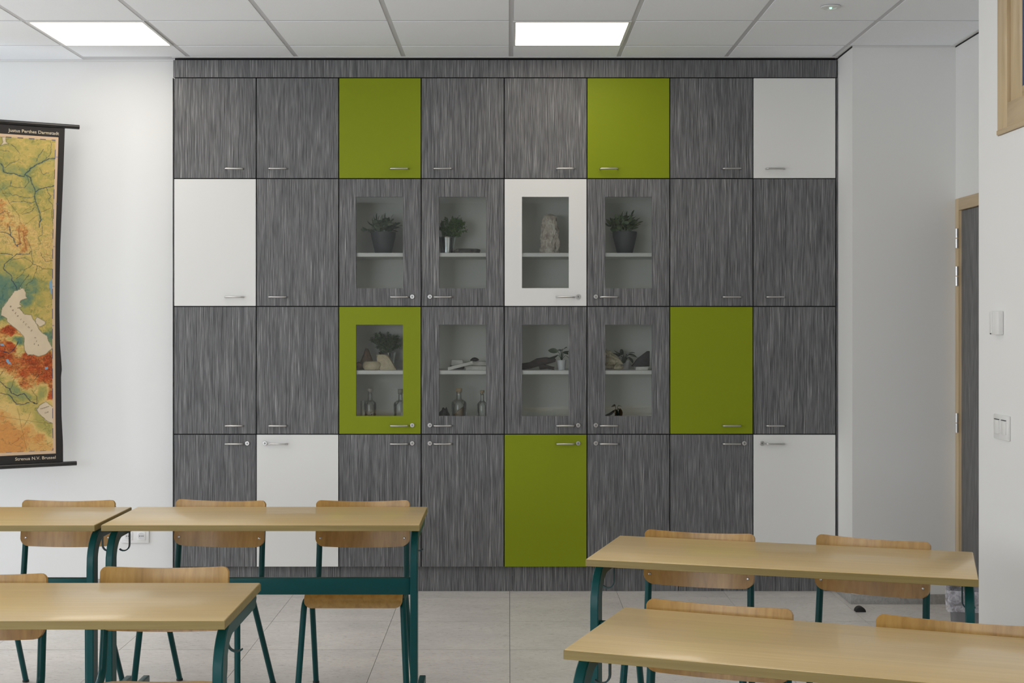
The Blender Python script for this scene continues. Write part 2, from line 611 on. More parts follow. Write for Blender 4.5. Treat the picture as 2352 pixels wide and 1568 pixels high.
# ceiling: slab with the flat grid, tiles hanging 5 mm below it
ce = struct(MB().box(XL - .12, XA + .2, -1.8, 8.3, CEIL, CEIL + .1).build('ceiling', M['grid']))
CT = .604
CXS = [.0147 + CT * k for k in range(-9, 5)]
CYS = [6.767 + .606 * j for j in range(-14, 3)]
LIGHT_CELLS = {}
def cell(i, j):
    return (CXS[i], CXS[i + 1], CYS[j], CYS[j + 1])
jl = CYS.index(min(CYS, key=lambda v: abs(v - 6.767)))
for (ci, jj) in ((5, jl), (9, jl), (5, jl - 4), (9, jl - 4), (5, jl - 8), (9, jl - 8)):
    LIGHT_CELLS[(ci, jj)] = True
tcache = {}
G = .0125
for i in range(len(CXS) - 1):
    for j in range(len(CYS) - 1):
        if (i, j) in LIGHT_CELLS:
            continue
        x0, x1, y0, y1 = cell(i, j)
        x0, x1 = max(x0, XL - .01), min(x1, XA + .008)
        if j == len(CYS) - 2:
            y1 = YB - .012 if x1 < XN0 else YF - .012
            if x0 > 1.8:
                continue
            if x0 < XN0 < x1:
                y1 = YF - .012
        if x0 > 1.7 and y1 < YE:
            x1 = min(x1, XR)
        if x1 - x0 < .05 or y1 < -1.6:
            continue
        key = (round(x1 - x0, 3), round(y1 - y0, 3))
        if key not in tcache:
            a, b = key
            tcache[key] = MB().box(-a / 2 + G, a / 2 - G, -b / 2 + G, b / 2 - G, -.0022, .002).mesh('ceiling_tile', M['ceil'], bev=.0006, seg=1)
        link('ceiling_tile', tcache[key], ce, ((x0 + x1) / 2, (y0 + y1) / 2, CEIL))

def light_panel(ci, jj, label, group):
    x0, x1, y0, y1 = cell(ci, jj)
    cx, cy = (x0 + x1) / 2, (y0 + y1) / 2
    t = thing('ceiling_light', label, 'ceiling light', (cx, cy, CEIL), 0, group)
    a, b = (x1 - x0) / 2 - .008, (y1 - y0) / 2 - .008
    q = .014
    MB().box(-a, a, -b, -b + q, -.006, .001).box(-a, a, b - q, b, -.006, .001).box(-a, -a + q, -b + q, b - q, -.006, .001).box(a - q, a, -b + q, b - q, -.006, .001).build('frame', M['frame_white'], t)
    MB().box(-a + q, a - q, -b + q, b - q, -.003, .001).build('diffuser', M['panel'], t)
light_panel(5, jl, 'square lit ceiling panel above the white wall with the map', 'lit ceiling panels')
light_panel(9, jl, 'square lit ceiling panel above the middle of the cabinets', 'lit ceiling panels')
light_panel(5, jl - 4, 'square lit ceiling panel above the lower left school desk', 'lit ceiling panels')
light_panel(9, jl - 4, 'square lit ceiling panel above the farther turned school desk', 'lit ceiling panels')
light_panel(5, jl - 8, 'square lit ceiling panel near the front of the room, window side', 'lit ceiling panels')
light_panel(9, jl - 8, 'square lit ceiling panel near the front of the room, above the aisle', 'lit ceiling panels')

# trims where ceiling meets walls; the black ones paint shadow gaps
struct(MB().box(XN0, XN1, YF - .012, YF + .004, CEIL - .004, CEIL).build('trim_1', M['frame_white']))
struct(MB().box(XL, XN0, YB - .016, YB, CEIL - .012, CEIL).build('trim_2', M['frame_white']))
struct(MB().box(XN1 - .003, XN1, YA, YF + .03, CEIL - .010, CEIL - .0).build('shadow_gap_3', M['black']))  # shade of the gap below the ceiling, painted as a black strip
struct(MB().box(XA - .003, XA, YE, YA - .003, CEIL - .010, CEIL).build('shadow_gap_4', M['black']))
struct(MB().box(XN1, XA - .003, YA - .006, YA, CEIL - .010, CEIL).build('trim_5', M['frame_white']))
struct(MB().box(XN1 - .024, XN1 - .0, YA - .02, YF - .012, CEIL - .002, CEIL).build('trim_6', M['frame_white']))
struct(MB().box(XA - .026, XA - .003, YE, YA - .006, CEIL - .0035, CEIL).build('trim_7', M['frame_white']))
# skirting
struct(MB().box(XL, XN0, YB - .012, YB, 0, .06).build('baseboard_back', M['skirt'], bev=.002))
struct(MB().box(XN1 - .012, XA, YA - .012, YA, 0, .052).build('baseboard_alcove', M['skirt'], bev=.002))
struct(MB().box(XN1 - .012, XN1, YA, YF - .001, 0, .052).build('baseboard_return', M['skirt'], bev=.002))

# ------------------------------------------------------------------ the built-in cabinets
DTH = .019
COLS = [wx(v, YF) for v in (399, 588.5, 778, 967.3, 1158, 1348.3, 1538.7, 1729.8, 1920)]
ROWS = [wz(v, YF) for v in (178.5, 410, 703.5, 997, 1302)]
KIND = ['ddGddGdW', 'WdddWddd', 'ddGdddGd', 'dWddGddW']
GLASS = {(1, 2), (1, 3), (1, 4), (1, 5), (2, 2), (2, 3), (2, 4), (2, 5)}
LOCKS = GLASS | {(3, c) for c in range(8)}
MATK = {'d': M['hpl'], 'G': M['green'], 'W': M['white']}
CNAME = {'d': 'grey', 'G': 'green', 'W': 'white'}
SHELF_Z = {1: wz(580.5, YF + .021), 2: wz(850.5, YF + .021)}

# handle: a bar with round corners standing 30 mm off the door
hp = [Vector((-.0495, 0, 0)), Vector((-.0495, -.018, 0))] + [Vector((-.0495 + .010 - .010 * math.cos(R(a)), -.018 - .010 * math.sin(R(a)), 0)) for a in (30, 60, 90)]
hp = hp + [Vector((-p.x, p.y, p.z)) for p in reversed(hp)]
handle_me = MB().tube(hp, .0047, 10).mesh('handle', M['steel'], smooth=True)
lock_me = MB().disc_y(0, -.007, 0, .0125, .007, 24).mesh('lock', M['steel'], bev=.0015)
core_me = MB().disc_y(0, -.0085, 0, .0062, .004, 18).mesh('lock_core', M['steel'], bev=.0008)
slot_me = MB().box(-.0011, .0011, -.0095, -.0080, -.004, .004).mesh('keyhole', M['dark'])

PLACE = [['at the far left end', 'second pair from the left', 'third pair from the left', 'at the far right end']] * 4
LAB = {
 (0, 0): 'grey double-door cabinet in the top row, at the left end above the white door',
 (0, 1): 'top-row double-door cabinet with a green left door and a grey right door',
 (0, 2): 'top-row double-door cabinet with a grey left door and a green right door',
 (0, 3): 'top-row double-door cabinet with a grey left door and a white right door',
 (1, 0): 'double-door cabinet in the second row with a plain white left door',
 (1, 1): 'grey glazed double-door cabinet in the second row, directly above the green glazed door',
 (1, 2): 'glazed double-door cabinet with a white-framed left door holding the pale tall rock',
 (1, 3): 'plain grey double-door cabinet in the second row at the right end',
 (2, 0): 'plain grey double-door cabinet in the third row at the left end',
 (2, 1): 'glazed double-door cabinet with a green-framed left door, third row',
 (2, 2): 'grey glazed double-door cabinet in the third row, directly above the green bottom door',
 (2, 3): 'third-row double-door cabinet with a green left door and a grey right door',
 (3, 0): 'bottom-row lockable double-door cabinet with a grey left door and a white right door',
 (3, 1): 'bottom-row lockable double-door cabinet with two grey doors',
 (3, 2): 'bottom-row lockable double-door cabinet with a green left door and a grey right door',
 (3, 3): 'bottom-row lockable double-door cabinet, white right door, at the right end',
}
LAB[(3, 0)] = 'bottom-row lockable double-door cabinet behind the chairs, white right door, left end'

for r in range(4):
    for pcol in range(4):
        c0 = 2 * pcol
        x0, x1 = COLS[c0], COLS[c0 + 2]
        z1, z0 = ROWS[r], ROWS[r + 1]
        xm = (x0 + x1) / 2
        t = thing('cabinet', LAB[(r, pcol)], 'cabinet', (xm, YF + DTH, z0), 0, 'built-in double-door cabinets')
        hw, hh, bt, dp = (x1 - x0) / 2, z1 - z0, .018, .35
        b = MB()
        yb0 = .0015
        b.box(-hw, -hw + bt, yb0, dp, 0, hh, 0, 1).box(hw - bt, hw, yb0, dp, 0, hh, 0, 1)  # front edges painted black for the shade in the door gaps
        b.box(-hw + bt, hw - bt, yb0, dp, 0, bt, 0, 1).box(-hw + bt, hw - bt, yb0, dp, hh - bt, hh, 0, 1)
        b.box(-hw + bt, hw - bt, dp - .008, dp, bt, hh - bt)
        mx = COLS[c0 + 1] - xm
        if (r, c0) not in GLASS:
            b.box(mx - bt / 2, mx + bt / 2, yb0, dp - .01, bt, hh - bt, 0, 1)
        else:
            # slim black strip behind the meeting door edges, paints the gap's shade
            b.box(mx - .012, mx + .012, -.0005, .0012, bt, hh - bt, 1, 1)
        b.build('body', [M['inner'], M['black']], t)
        if (r, c0) in GLASS:
            zs = SHELF_Z[r] - z0
            MB().box(-hw + bt + .001, hw - bt - .001, .0015, dp - .01, zs - .022, zs).build('shelf', M['shelf'], t, bev=.0015)
        for c in (c0, c0 + 1):
            k = KIND[r][c]
            dx0, dx1 = COLS[c] - xm, COLS[c + 1] - xm
            g = .0027
            dx0, dx1, dz0, dz1 = dx0 + g, dx1 - g, g, hh - g
            cx, cz = (dx0 + dx1) / 2, (dz0 + dz1) / 2
            hx, hz = (dx1 - dx0) / 2, (dz1 - dz0) / 2
            m = MB()
            if (r, c) in GLASS:
                wl = (wx((818, 1008.5, 1199, 1390)[c - 2], YF) - COLS[c]) + (COLS[c] - xm) - cx
                wr = (wx((925.5, 1116.5, 1306.5, 1497.5)[c - 2], YF) - COLS[c]) + (COLS[c] - xm) - cx
                ya, yb_ = ((452, 661.5), (745.5, 955))[r - 1]
                wt, wb = wz(ya, YF) - z0 - cz, wz(yb_, YF) - z0 - cz
                # door leaf with a square window, as one ring
                o4 = [(-hx, -hz), (hx, -hz), (hx, hz), (-hx, hz)]
                i4 = [(wl, wb), (wr, wb), (wr, wt), (wl, wt)]
                vs = [(a, -DTH, e) for a, e in o4] + [(a, -DTH, e) for a, e in i4] + [(a, 0, e) for a, e in o4] + [(a, 0, e) for a, e in i4]
                fs = []
                for q in range(4):
                    n = (q + 1) % 4
                    fs += [(q, n, 4 + n, 4 + q), (8 + q, 12 + q, 12 + n, 8 + n), (q, 8 + q, 8 + n, n), (4 + q, 4 + n, 12 + n, 12 + q)]
                m.add(vs, fs)
            else:
                m.box(-hx, hx, -DTH, 0, -hz, hz)
            d = m.build('door', MATK[k], t, bev=.0008, seg=1)
            d.location = (cx, 0, cz)
            d['label'] = '%s %sdoor' % (CNAME[k], 'glazed ' if (r, c) in GLASS else '')
            if (r, c) in GLASS:
                MB().box(wl + .0005, wr - .0005, -.012, -.008, wb + .0005, wt - .0005).build('pane', M['pane'], d)
            sgn = -1 if c == c0 else 1
            edge = hx if c == c0 else -hx
            hzp = (wz((388, 682, 977, 1018.5)[r], YF) - z0) - cz
            link('handle', handle_me, d, (edge + sgn * .120, -DTH, hzp))
            if (r, c) in LOCKS:
                lk = link('lock', lock_me, d, (edge + sgn * .047, -DTH, hzp + .002))
                vs_ = MB()
# small lock cores sit in the locks: add them as geometry of the lock mesh
def join_meshes(name, parts, mats):
    b = MB()
    for me, mi in parts:
        b.add([v.co for v in me.vertices], [tuple(p.vertices) for p in me.polygons], mi)
    return b.mesh(name, mats)
lm = join_meshes('lock', [(lock_me, 0), (core_me, 1), (slot_me, 2)], [M['steel'], pr('lock_core_steel', (0.42, 0.42, 0.41), .4, 1.0), M['dark']])
lm.polygons.foreach_set('use_smooth', [False] * len(lm.polygons))
for o in COL.objects:
    if o.data is lock_me:
        o.data = lm

# fascia above, plinth below, side panels
fa = thing('cabinet_fascia', 'long grey wood-grain fascia between the cabinets and the ceiling', 'fascia', (0, YF, ROWS[0]))
ztop = wz(138, YF) - ROWS[0]
for (a, b) in ((397.5, 1123), (1123, 1525), (1525, 1922)):
    p = MB().box(wx(a, YF) + .0008, wx(b, YF) - .0008, 0, .019, .0025, ztop).build('fascia_panel', M['hpl'], fa, bev=.0006, seg=1)
    c = (wx(a, YF) + wx(b, YF)) / 2
    p.data.transform(Matrix.Translation((-c, 0, 0)))
    p.location.x = c
MB().box(COLS[0], COLS[8], .03, .05, -.0, CEIL - ROWS[0] - .0005).build('shadow_gap_strip', M['black'], fa)  # black strip painting the shade of the gap above the fascia
pl = thing('cabinet_plinth', 'recessed grey wood-grain plinth under the bottom row of cabinets', 'plinth', (0, YF + .035, 0))
for (a, b) in ((399, 780), (780, 1177), (1177, 1560), (1560, 1920)):
    p = MB().box(wx(a, YF) + .0008, wx(b, YF) - .0008, 0, .018, 0, ROWS[4] - .002).build('plinth_panel', M['hpl'], pl, bev=.0006, seg=1)
    c = (wx(a, YF) + wx(b, YF)) / 2
    p.data.transform(Matrix.Translation((-c, 0, 0)))
    p.location.x = c
tag(MB().box(XN0 + .0008, COLS[0] - .0028, YF + .002, YF + .46, 0, ROWS[0] - .001).build('side_panel', M['hpl'], bev=.0006, seg=1), 'narrow grey side panel of the cabinets beside the white map wall', 'side panel')
tag(MB().box(COLS[8] + .0032, XN1 - .0025, YF + .002, YF + .46, 0, ROWS[0] - .001).build('side_panel', M['hpl'], bev=.0006, seg=1), 'narrow dark side panel closing the cabinets at the right-hand niche wall', 'side panel')

# ------------------------------------------------------------------ door in the alcove, window in the right wall
d1 = struct(MB().box(XA - .008, XA + .12, DY1 - .055, DY1, 0, DZ).box(XA - .008, XA + .12, DY0, DY0 + .055, 0, DZ).build('door_1', M['pine'], bev=.003))
MB().box(XA - .008, XA + .12, DY0 + .055, DY1 - .055, DZ - .065, DZ).build('door_head', M['pine_h'], d1, bev=.003)
MB().box(XA + .004, XA + .044, DY0 + .059, DY1 - .068, .006, DZ - .069).build('door_leaf', M['hpl'], d1, bev=.0015)
MB().box(XA + .006, XA + .05, DY1 - .066, DY1 - .0555, .006, DZ - .067).build('door_edge', M['pine'], d1)
hin = MB()
hin.tube([(0, 0, -.052), (0, 0, -.002)], .0095, 12).tube([(0, 0, .002), (0, 0, .052)], .0095, 12)
hin_me = hin.mesh('hinge', M['steel'], smooth=True)
for y_ in (547, 634, 971):
    link('hinge', hin_me, d1, (XA - .014, DY1 - .050, wz(y_, 7.32)))

w1 = struct(MB().box(XR - .003, XR + .10, WY1 - .100, WY1 - .001, WZ0 + .02, WZ1).box(XR - .003, XR + .10, WY0 + .001, WY0 + .115, WZ0 + .02, WZ1).build('window_1', M['pine'], bev=.004))
MB().box(XR - .003, XR + .10, WY0 + .115, WY1 - .100, WZ0 + .02, WZ0 + .11).build('window_rail', M['pine_h'], w1, bev=.004)
MB().box(XR - .010, XR + .09, WY0 + .001, WY1 - .012, WZ0 + .002, WZ0 + .02).build('window_sill', M['pine_h'], w1, bev=.003)
MB().box(XR + .009, XR + .08, WY1 - .212, WY1 - .101, WZ0 + .111, WZ1).box(XR + .012, XR + .08, WY0 + .116, WY0 + .225, WZ0 + .111, WZ1).build('window_sash', M['pine'], w1, bev=.003)
MB().box(XR + .009, XR + .08, WY0 + .225, WY1 - .212, WZ0 + .111, WZ0 + .15).build('sash_rail', M['pine_h'], w1, bev=.003)
MB().box(XR + .011, XR + .030, WY1 - .224, WY1 - .2125, WZ0 + .151, WZ1).build('window_gasket', M['gasket'], w1)
MB().box(XR + .030, XR + .034, WY0 + .226, WY1 - .2245, WZ0 + .151, WZ1).build('window_pane', M['pane'], w1)
MB().box(XR + .11, XR + .14, WY0 + .01, WY1 - .01, WZ0 + .01, WZ1).build('window_lining', M['pine_h'], w1)

def rounded_plate(w_, h_, d_, r_):
    return MB().box(-d_, 0, -w_ / 2, w_ / 2, -h_ / 2, h_ / 2)

yc = 5.010
t = thing('wall_sensor', 'small white room sensor box on the wall above the light switch', 'sensor', (XR, yc, wz(741, yc)))
MB().box(-.020, 0, -.040, .042, -.044, .043).build('cover', M['plastic'], t, bev=.004)
MB().box(-.023, -.0195, .018, .041, -.038, .040).build('front_flap', M['plastic'], t, bev=.001)
MB().box(-.0225, -.019, .034, .039, -.0425, -.0385).build('indicator', M['dark'], t)
yc = 4.975
t = thing('light_switch', 'white double rocker light switch plate beside the doorway', 'light switch', (XR, yc, wz(981, yc)))
MB().box(-.009, 0, -.075, .075, -.045, .045).build('plate', M['plastic'], t, bev=.003)
for s in (-.034, .034):
    MB().box(-.0135, -.008, s - .0225, s + .0225, -.024, .026).build('rocker', M['plastic'], t, bev=.0012)
    MB().box(-.0142, -.008, s - .0215, s + .0215, .0265, .0285).build('rocker_gap', M['dark'], t)

# wall outlet behind the desks
zc = wz(1214, YB)
t = thing('power_outlet', 'white double wall socket low on the wall below the map', 'socket', (wx(311, YB), YB, zc))
MB().box(-.077, .079, -.010, 0, -.080, .0).build('plate', M['plastic'], t, bev=.002)
for s in (-.037, .037):
    so = MB().box(s - .024, s + .024, -.0125, -.009, -.0635, -.0155).build('socket', M['plastic'], t, bev=.0012)
    so2 = MB().disc_y(s, -.0128, -.0395, .0195, .002, 24).build('recess', pr('socket_recess', (.66, .66, .66), .5), so)
    MB().disc_y(s - .0095, -.0135, -.0395, .0028, .002, 10).disc_y(s + .0095, -.0135, -.0395, .0028, .002, 10).disc_y(s, -.0135, -.0395, .0024, .002, 10).build('contact_hole', M['dark'], so)

# emergency spot in the ceiling
t = thing('emergency_light', 'small round emergency lamp with a green glint in the ceiling', 'emergency light', (1.52, 6.45, CEIL - .005))
MB().lathe([(.046, 0.0), (.046, -.004), (.036, -.008), (.028, -.0085), (.024, -.004), (.0, -.003)], 28).build('ring', M['frame_white'], t, smooth=True)
MB().lathe([(.0065, -.004), (.006, -.009), (.003, -.011), (0, -.0113)], 14).build('lens', M['lens'], t, smooth=True)

# door stop on the floor
a = at(1977.5, 1394, 7.17)
ds = MB()
n = 18
prof = [(.027 * math.cos(R(k)), .027 * math.sin(R(k))) for k in range(0, 181, 10)]
ds.add([(x, 0, z) for x, z in prof] + [(x, .045, z) for x, z in prof],
       [tuple(range(len(prof))), tuple(reversed(range(len(prof), 2 * len(prof))))] + [(i, i + len(prof), (i + 1) % len(prof) + len(prof), (i + 1) % len(prof)) for i in range(len(prof))])
o = ds.build('door_stop', M['rubber'], bev=.002)
o.location = (a.x, 7.17, 0)
tag(o, 'black half-round door stop on the floor by the alcove corner', 'door stop')

# waste bin with plastic bag
by = 6.05
bx = wx(2175, by) + .150
t = thing('waste_bin', 'grey waste bin lined with a clear plastic bag in the alcove', 'waste bin', (bx, by, 0), R(-17))
def rect_loop(a, b, z, r=.03, n=4):
    out = []
    for (sx, sy, a0) in ((1, 1, 0), (-1, 1, 90), (-1, -1, 180), (1, -1, 270)):
        for i in range(n + 1):
            an = R(a0 + 90 * i / n)
            out.append((sx * (a - r) + r * math.cos(an), sy * (b - r) + r * math.sin(an), z))
    return out
def loft(loops, cap0=True, cap1=False):
    vs, fs = [], []
    n = len(loops[0])
    for lp in loops:
        vs += lp
    for i in range(len(loops) - 1):
        for k in range(n):
            a, b = i * n + k, i * n + (k + 1) % n
            fs.append((a, b, b + n, a + n))
    if cap0:
        fs.append(tuple(reversed(range(n))))
    if cap1:
        fs.append(tuple(range((len(loops) - 1) * n, len(loops) * n)))
    return vs, fs
ztb = wz(1352, by)
b = MB()
b.add(*loft([rect_loop(.115, .085, 0), rect_loop(.132, .102, ztb - .06), rect_loop(.138, .108, ztb - .055), rect_loop(.138, .108, ztb - .02), rect_loop(.146, .116, ztb - .015), rect_loop(.146, .116, ztb),
            rect_loop(.134, .104, ztb), rect_loop(.11, .08, .02)], True, True))
b.build('bucket', M['bin'], t, smooth=True)
b = MB()
rng = random.Random(3)
def crumple(lp, amt):
    return [(x * (1 + rng.uniform(-amt, amt)), y * (1 + rng.uniform(-amt, amt)), z + rng.uniform(-amt, amt) * .12) for x, y, z in lp]
b.add(*loft([crumple(rect_loop(.145, .115, ztb - .085), .05), crumple(rect_loop(.150, .120, ztb - .04), .03), rect_loop(.152, .122, ztb - .006), rect_loop(.150, .120, ztb + .006), crumple(rect_loop(.130, .100, ztb + .004), .02), crumple(rect_loop(.12, .09, ztb - .08), .05)], False, False))
b.build('bin_bag', M['bag'], t, smooth=True)
MB().add(*loft([rect_loop(.07, .09, ztb + .0065, .02), crumple(rect_loop(.075, .09, ztb + .03, .02), .1), crumple(rect_loop(.05, .06, ztb + .05, .02), .1)], True, True)).build('bag_bulge', M['bag'], t, smooth=True).location = (.07, 0, 0)

# ------------------------------------------------------------------ the wall map
MR = Vector((-2.393, 7.62, 0))
ME = Vector((.865, .503, 0)).normalized()
MN = Vector((.503, -.865, 0)).normalized()     # towards the room
ang = math.atan2(ME.y, ME.x)
ZT, ZBm = 2.607, .736
mapt = thing('wall_map', 'large old school wall map of the Caspian region on black rods', 'map', (MR.x, MR.y, 0), ang)
# local frame: x along the rod (0 = right end, negative to the left), y away from the room, z up
MW = 1.42
MB().tube([(-MW, 0, ZT), (0, 0, ZT)], .0125, 14).build('top_rod', M['rod'], mapt, smooth=True)
MB().tube([(-MW, 0, ZBm), (-.015, 0, ZBm)], .0125, 14).build('bottom_rod', M['rod'], mapt, smooth=True)
def edge_s(z):
    pts = [(2.60, .078), (2.30, .088), (1.95, .100), (1.60, .104), (1.40, .102), (1.26, .093), (1.22, .098), (1.0, .096), (.85, .088), (.74, .087)]
    zs = [p[0] for p in pts][::-1]
    return float(np.interp(z, zs, [p[1] for p in pts][::-1]))
def cloth_y(s, z):
    u = (z - ZBm) / (ZT - ZBm)
    return .0 + .010 * math.sin(math.pi * u) * math.cos(6 * s) - .006 * math.exp(-((s - .1) / .05) ** 2) * math.sin(9 * u)
nz = 90
cs = [0, .02, .04, .08, .16, .3, .5, .8, 1.1, MW - .1]
vs, fs = [], []
for i in range(nz + 1):
    z = ZBm + (ZT - ZBm) * i / nz
    e = edge_s(z)
    for sx in cs:
        s = e + (MW - .08 - e) * sx / cs[-1]
        vs.append((-s, cloth_y(s, z), z))
N = len(cs)
for i in range(nz):
    for k in range(N - 1):
        a = i * N + k
        fs.append((a, a + 1, a + N + 1, a + N))
nv0 = len(vs)
vs += [(x, y + .0025, z) for x, y, z in vs]
fs += [tuple(nv0 + q for q in reversed(f)) for f in fs]
MB().add(vs, fs).build('cloth', M['mapcloth'], mapt, smooth=True)

# --- printed sheet: colours worked out per vertex from a small height field
def sz(xp, yp):
    """photo position on the map plane -> (s, z) in the map's own frame"""
    k = (xp - CX) / F
    # MR.x - ME.x s = k (MR.y - ME.y s)
    s = (MR.x - k * MR.y) / (ME.x - k * ME.y)
    Y = MR.y - ME.y * s
    return s, EYE - (yp - CY) * Y / F
def seg1(pts): return [sz(x / 6.03, 260 + y / 6.03) for x, y in pts]
def seg2(pts): return [sz(x / 5.6, 520 + y / 5.6) for x, y in pts]
def seg3(pts): return [sz(x / 5.225, 780 + y / 5.225) for x, y in pts]
PZ1, PZ0 = 2.5425, .7957
PS0, PS1 = .114, 1.25
ncs = np.concatenate([np.linspace(0, .33, 190), np.linspace(.34, PS1 - .114, 40)])
nzs = np.linspace(PZ0, PZ1, 780)
ns_, nz_ = len(ncs), len(nzs)
es = np.interp(nzs, [.79, 1.0, 1.4, 1.95, 2.3, 2.55], [.127, .129, .129, .127, .120, .113])
SS = es[:, None] + ncs[None, :]
ZZ = np.repeat(nzs[:, None], ns_, 1)
rs = np.random.RandomState(5)
def vnoise(x, y, seed):
    """smooth value noise"""
    tab = np.random.RandomState(seed).rand(256, 256)
    xi, yi = np.floor(x).astype(int), np.floor(y).astype(int)
    fx, fy = x - xi, y - yi
    fx, fy = fx * fx * (3 - 2 * fx), fy * fy * (3 - 2 * fy)
    g = lambda a, b: tab[a % 256, b % 256]
    return (g(xi, yi) * (1 - fx) + g(xi + 1, yi) * fx) * (1 - fy) + (g(xi, yi + 1) * (1 - fx) + g(xi + 1, yi + 1) * fx) * fy
def fbm(x, y, seed, o=4):
    t, a, n = 0, .5, 0
    for i in range(o):
        t = t + a * vnoise(x * 2 ** i, y * 2 ** i, seed + i)
        n += a
        a *= .55
    return t / n
# height control points: (photo x, photo y, height)
CP = [(0, 330, .36), (60, 330, .46), (110, 330, .48), (125, 370, .44), (20, 385, .33), (60, 400, .29), (95, 360, .36), (30, 420, .45), (80, 430, .31), (110, 410, .45), (50, 360, .48),
      (10, 440, .32), (60, 455, .42), (115, 460, .46), (0, 470, .76), (15, 490, .68), (40, 480, .46), (30, 510, .66), (70, 500, .47), (120, 500, .48), (48, 535, .74), (55, 570, .72), (20, 545, .62), (0, 560, .58), (80, 545, .56),
      (110, 560, .60), (100, 600, .60), (20, 610, .34), (60, 590, .50), (40, 625, .34), (90, 625, .52), (115, 640, .44), (10, 650, .06), (40, 655, .08), (75, 660, .20), (60, 690, .06), (95, 650, .30), (115, 680, .44), (10, 680, .05), (85, 690, .38),
      (110, 720, .50), (80, 712, .46), (65, 705, .42), (0, 745, .50), (12, 757, 1.05), (30, 765, 1.02), (45, 770, .72), (0, 730, .08), (0, 778, .74), (30, 782, .35), (45, 785, .08), (100, 750, .50), (115, 775, .10), (20, 795, 1.0), (5, 790, .9),
      (0, 815, 1.0), (45, 800, .55), (60, 820, .98), (20, 830, 1.0), (30, 850, .8), (80, 840, 1.0), (110, 830, .98), (120, 850, 1.0), (50, 855, .92), (100, 870, 1.0), (120, 905, 1.0), (60, 880, .82), (75, 895, .60), (20, 865, .55), (0, 880, .45), (30, 885, .30), (40, 900, .26), (60, 908, .24), (90, 900, .32), (118, 925, .55),
      (0, 915, .58), (20, 930, .62), (60, 935, .42), (85, 950, .40), (0, 960, .74), (40, 965, .66), (90, 970, .40), (60, 950, .60), (110, 985, .36), (10, 990, .79), (60, 985, .74), (90, 1000, .76), (115, 1010, .62), (40, 1010, .80), (100, 1025, .72), (20, 1025, .78)]
cps = np.array([(*sz(x, y), h) for x, y, h in CP])
wn = (fbm(SS * 16, ZZ * 16, 11) - .5) * .06
wn2 = (fbm(SS * 16 + 40, ZZ * 16, 21) - .5) * .06
num = np.zeros_like(SS)
den = np.zeros_like(SS)
for (s, z, h) in cps:
    d2 = (SS + wn - s) ** 2 + (ZZ + wn2 - z) ** 2
    wgt = 1.0 / (d2 + 2e-5) ** 1.7
    num += wgt * h
    den += wgt
H = num / den
rough = np.clip((H - .35) * 1.6, .12, 1)
ax, az_ = SS + (fbm(SS * 30, ZZ * 30, 131, 3) - .5) * .03, ZZ + (fbm(SS * 30 + 7, ZZ * 30, 141, 3) - .5) * .03
calm = 1 - .78 * np.clip((sz(60, 905)[1] - ZZ) / .06, 0, 1) * np.clip(1.6 - np.abs(H - .6) * 0, 0, 1)
H = H + ((fbm(ax * 46, az_ * 60, 31, 5) - .5) * .32 + (fbm(ax * 130, az_ * 130, 41, 3) - .5) * .20 * rough) * calm
Hq = (np.floor(H * 13) + np.clip((H * 13 - np.floor(H * 13) - .4) / .2, 0, 1)) / 13 + .02
H = .25 * H + .75 * Hq
def srgb(c):
    c = np.array(c) / 255.0
    return np.where(c <= .04045, c / 12.92, ((c + .055) / 1.055) ** 2.4)
stops = [(0.0, (82, 114, 104)), (.14, (104, 128, 100)), (.27, (136, 142, 92)), (.40, (164, 152, 84)), (.52, (192, 168, 96)), (.64, (212, 180, 112)), (.76, (206, 150, 84)), (.88, (196, 112, 58)), (1.0, (184, 86, 42)), (1.15, (160, 66, 34))]
sp = np.array([p for p, c in stops])
sc_ = np.array([srgb(c) for p, c in stops])
C = np.stack([np.interp(H, sp, sc_[:, k]) for k in range(3)], -1)
# hill hachures on the high ground
rid = np.abs(fbm(SS * 75 + wn * 200, ZZ * 110, 51, 3) - .5) * 2
sh = np.clip(1 - rid * 4.0, 0, 1) * np.clip((H - .50) * 2.6, 0, 1) * calm
C = C * (1 - .55 * sh[..., None])
rid2 = np.abs(fbm(ax * 55, az_ * 80, 151, 3) - .5) * 2
ln_ = np.clip(1 - rid2 * 9.0, 0, 1) * np.clip((H - .42) * 3, 0, 1) * calm
C = C * (1 - .45 * ln_[..., None])
rid3 = np.abs(fbm(ax * 24 + 3, az_ * 24, 161, 4) - .5) * 2
ln3 = np.clip(1 - rid3 * 16.0, 0, 1)
C = C * (1 - .38 * ln3[..., None] * np.array([1.0, .75, .7]))
def inside(poly):
    res = np.zeros(SS.shape, bool)
    wob = .0048
    X = SS + (fbm(SS * 130, ZZ * 130, 61, 2) - .5) * wob * 2
    Yv = ZZ + (fbm(SS * 130 + 9, ZZ * 130, 71, 2) - .5) * wob * 2
    n = len(poly)
    for i in range(n):
        (x1, y1), (x2, y2) = poly[i], poly[(i + 1) % n]
        if y1 == y2:
            continue
        cond = ((y1 > Yv) != (y2 > Yv)) & (X < (x2 - x1) * (Yv - y1) / (y2 - y1) + x1)
        res ^= cond
    return res
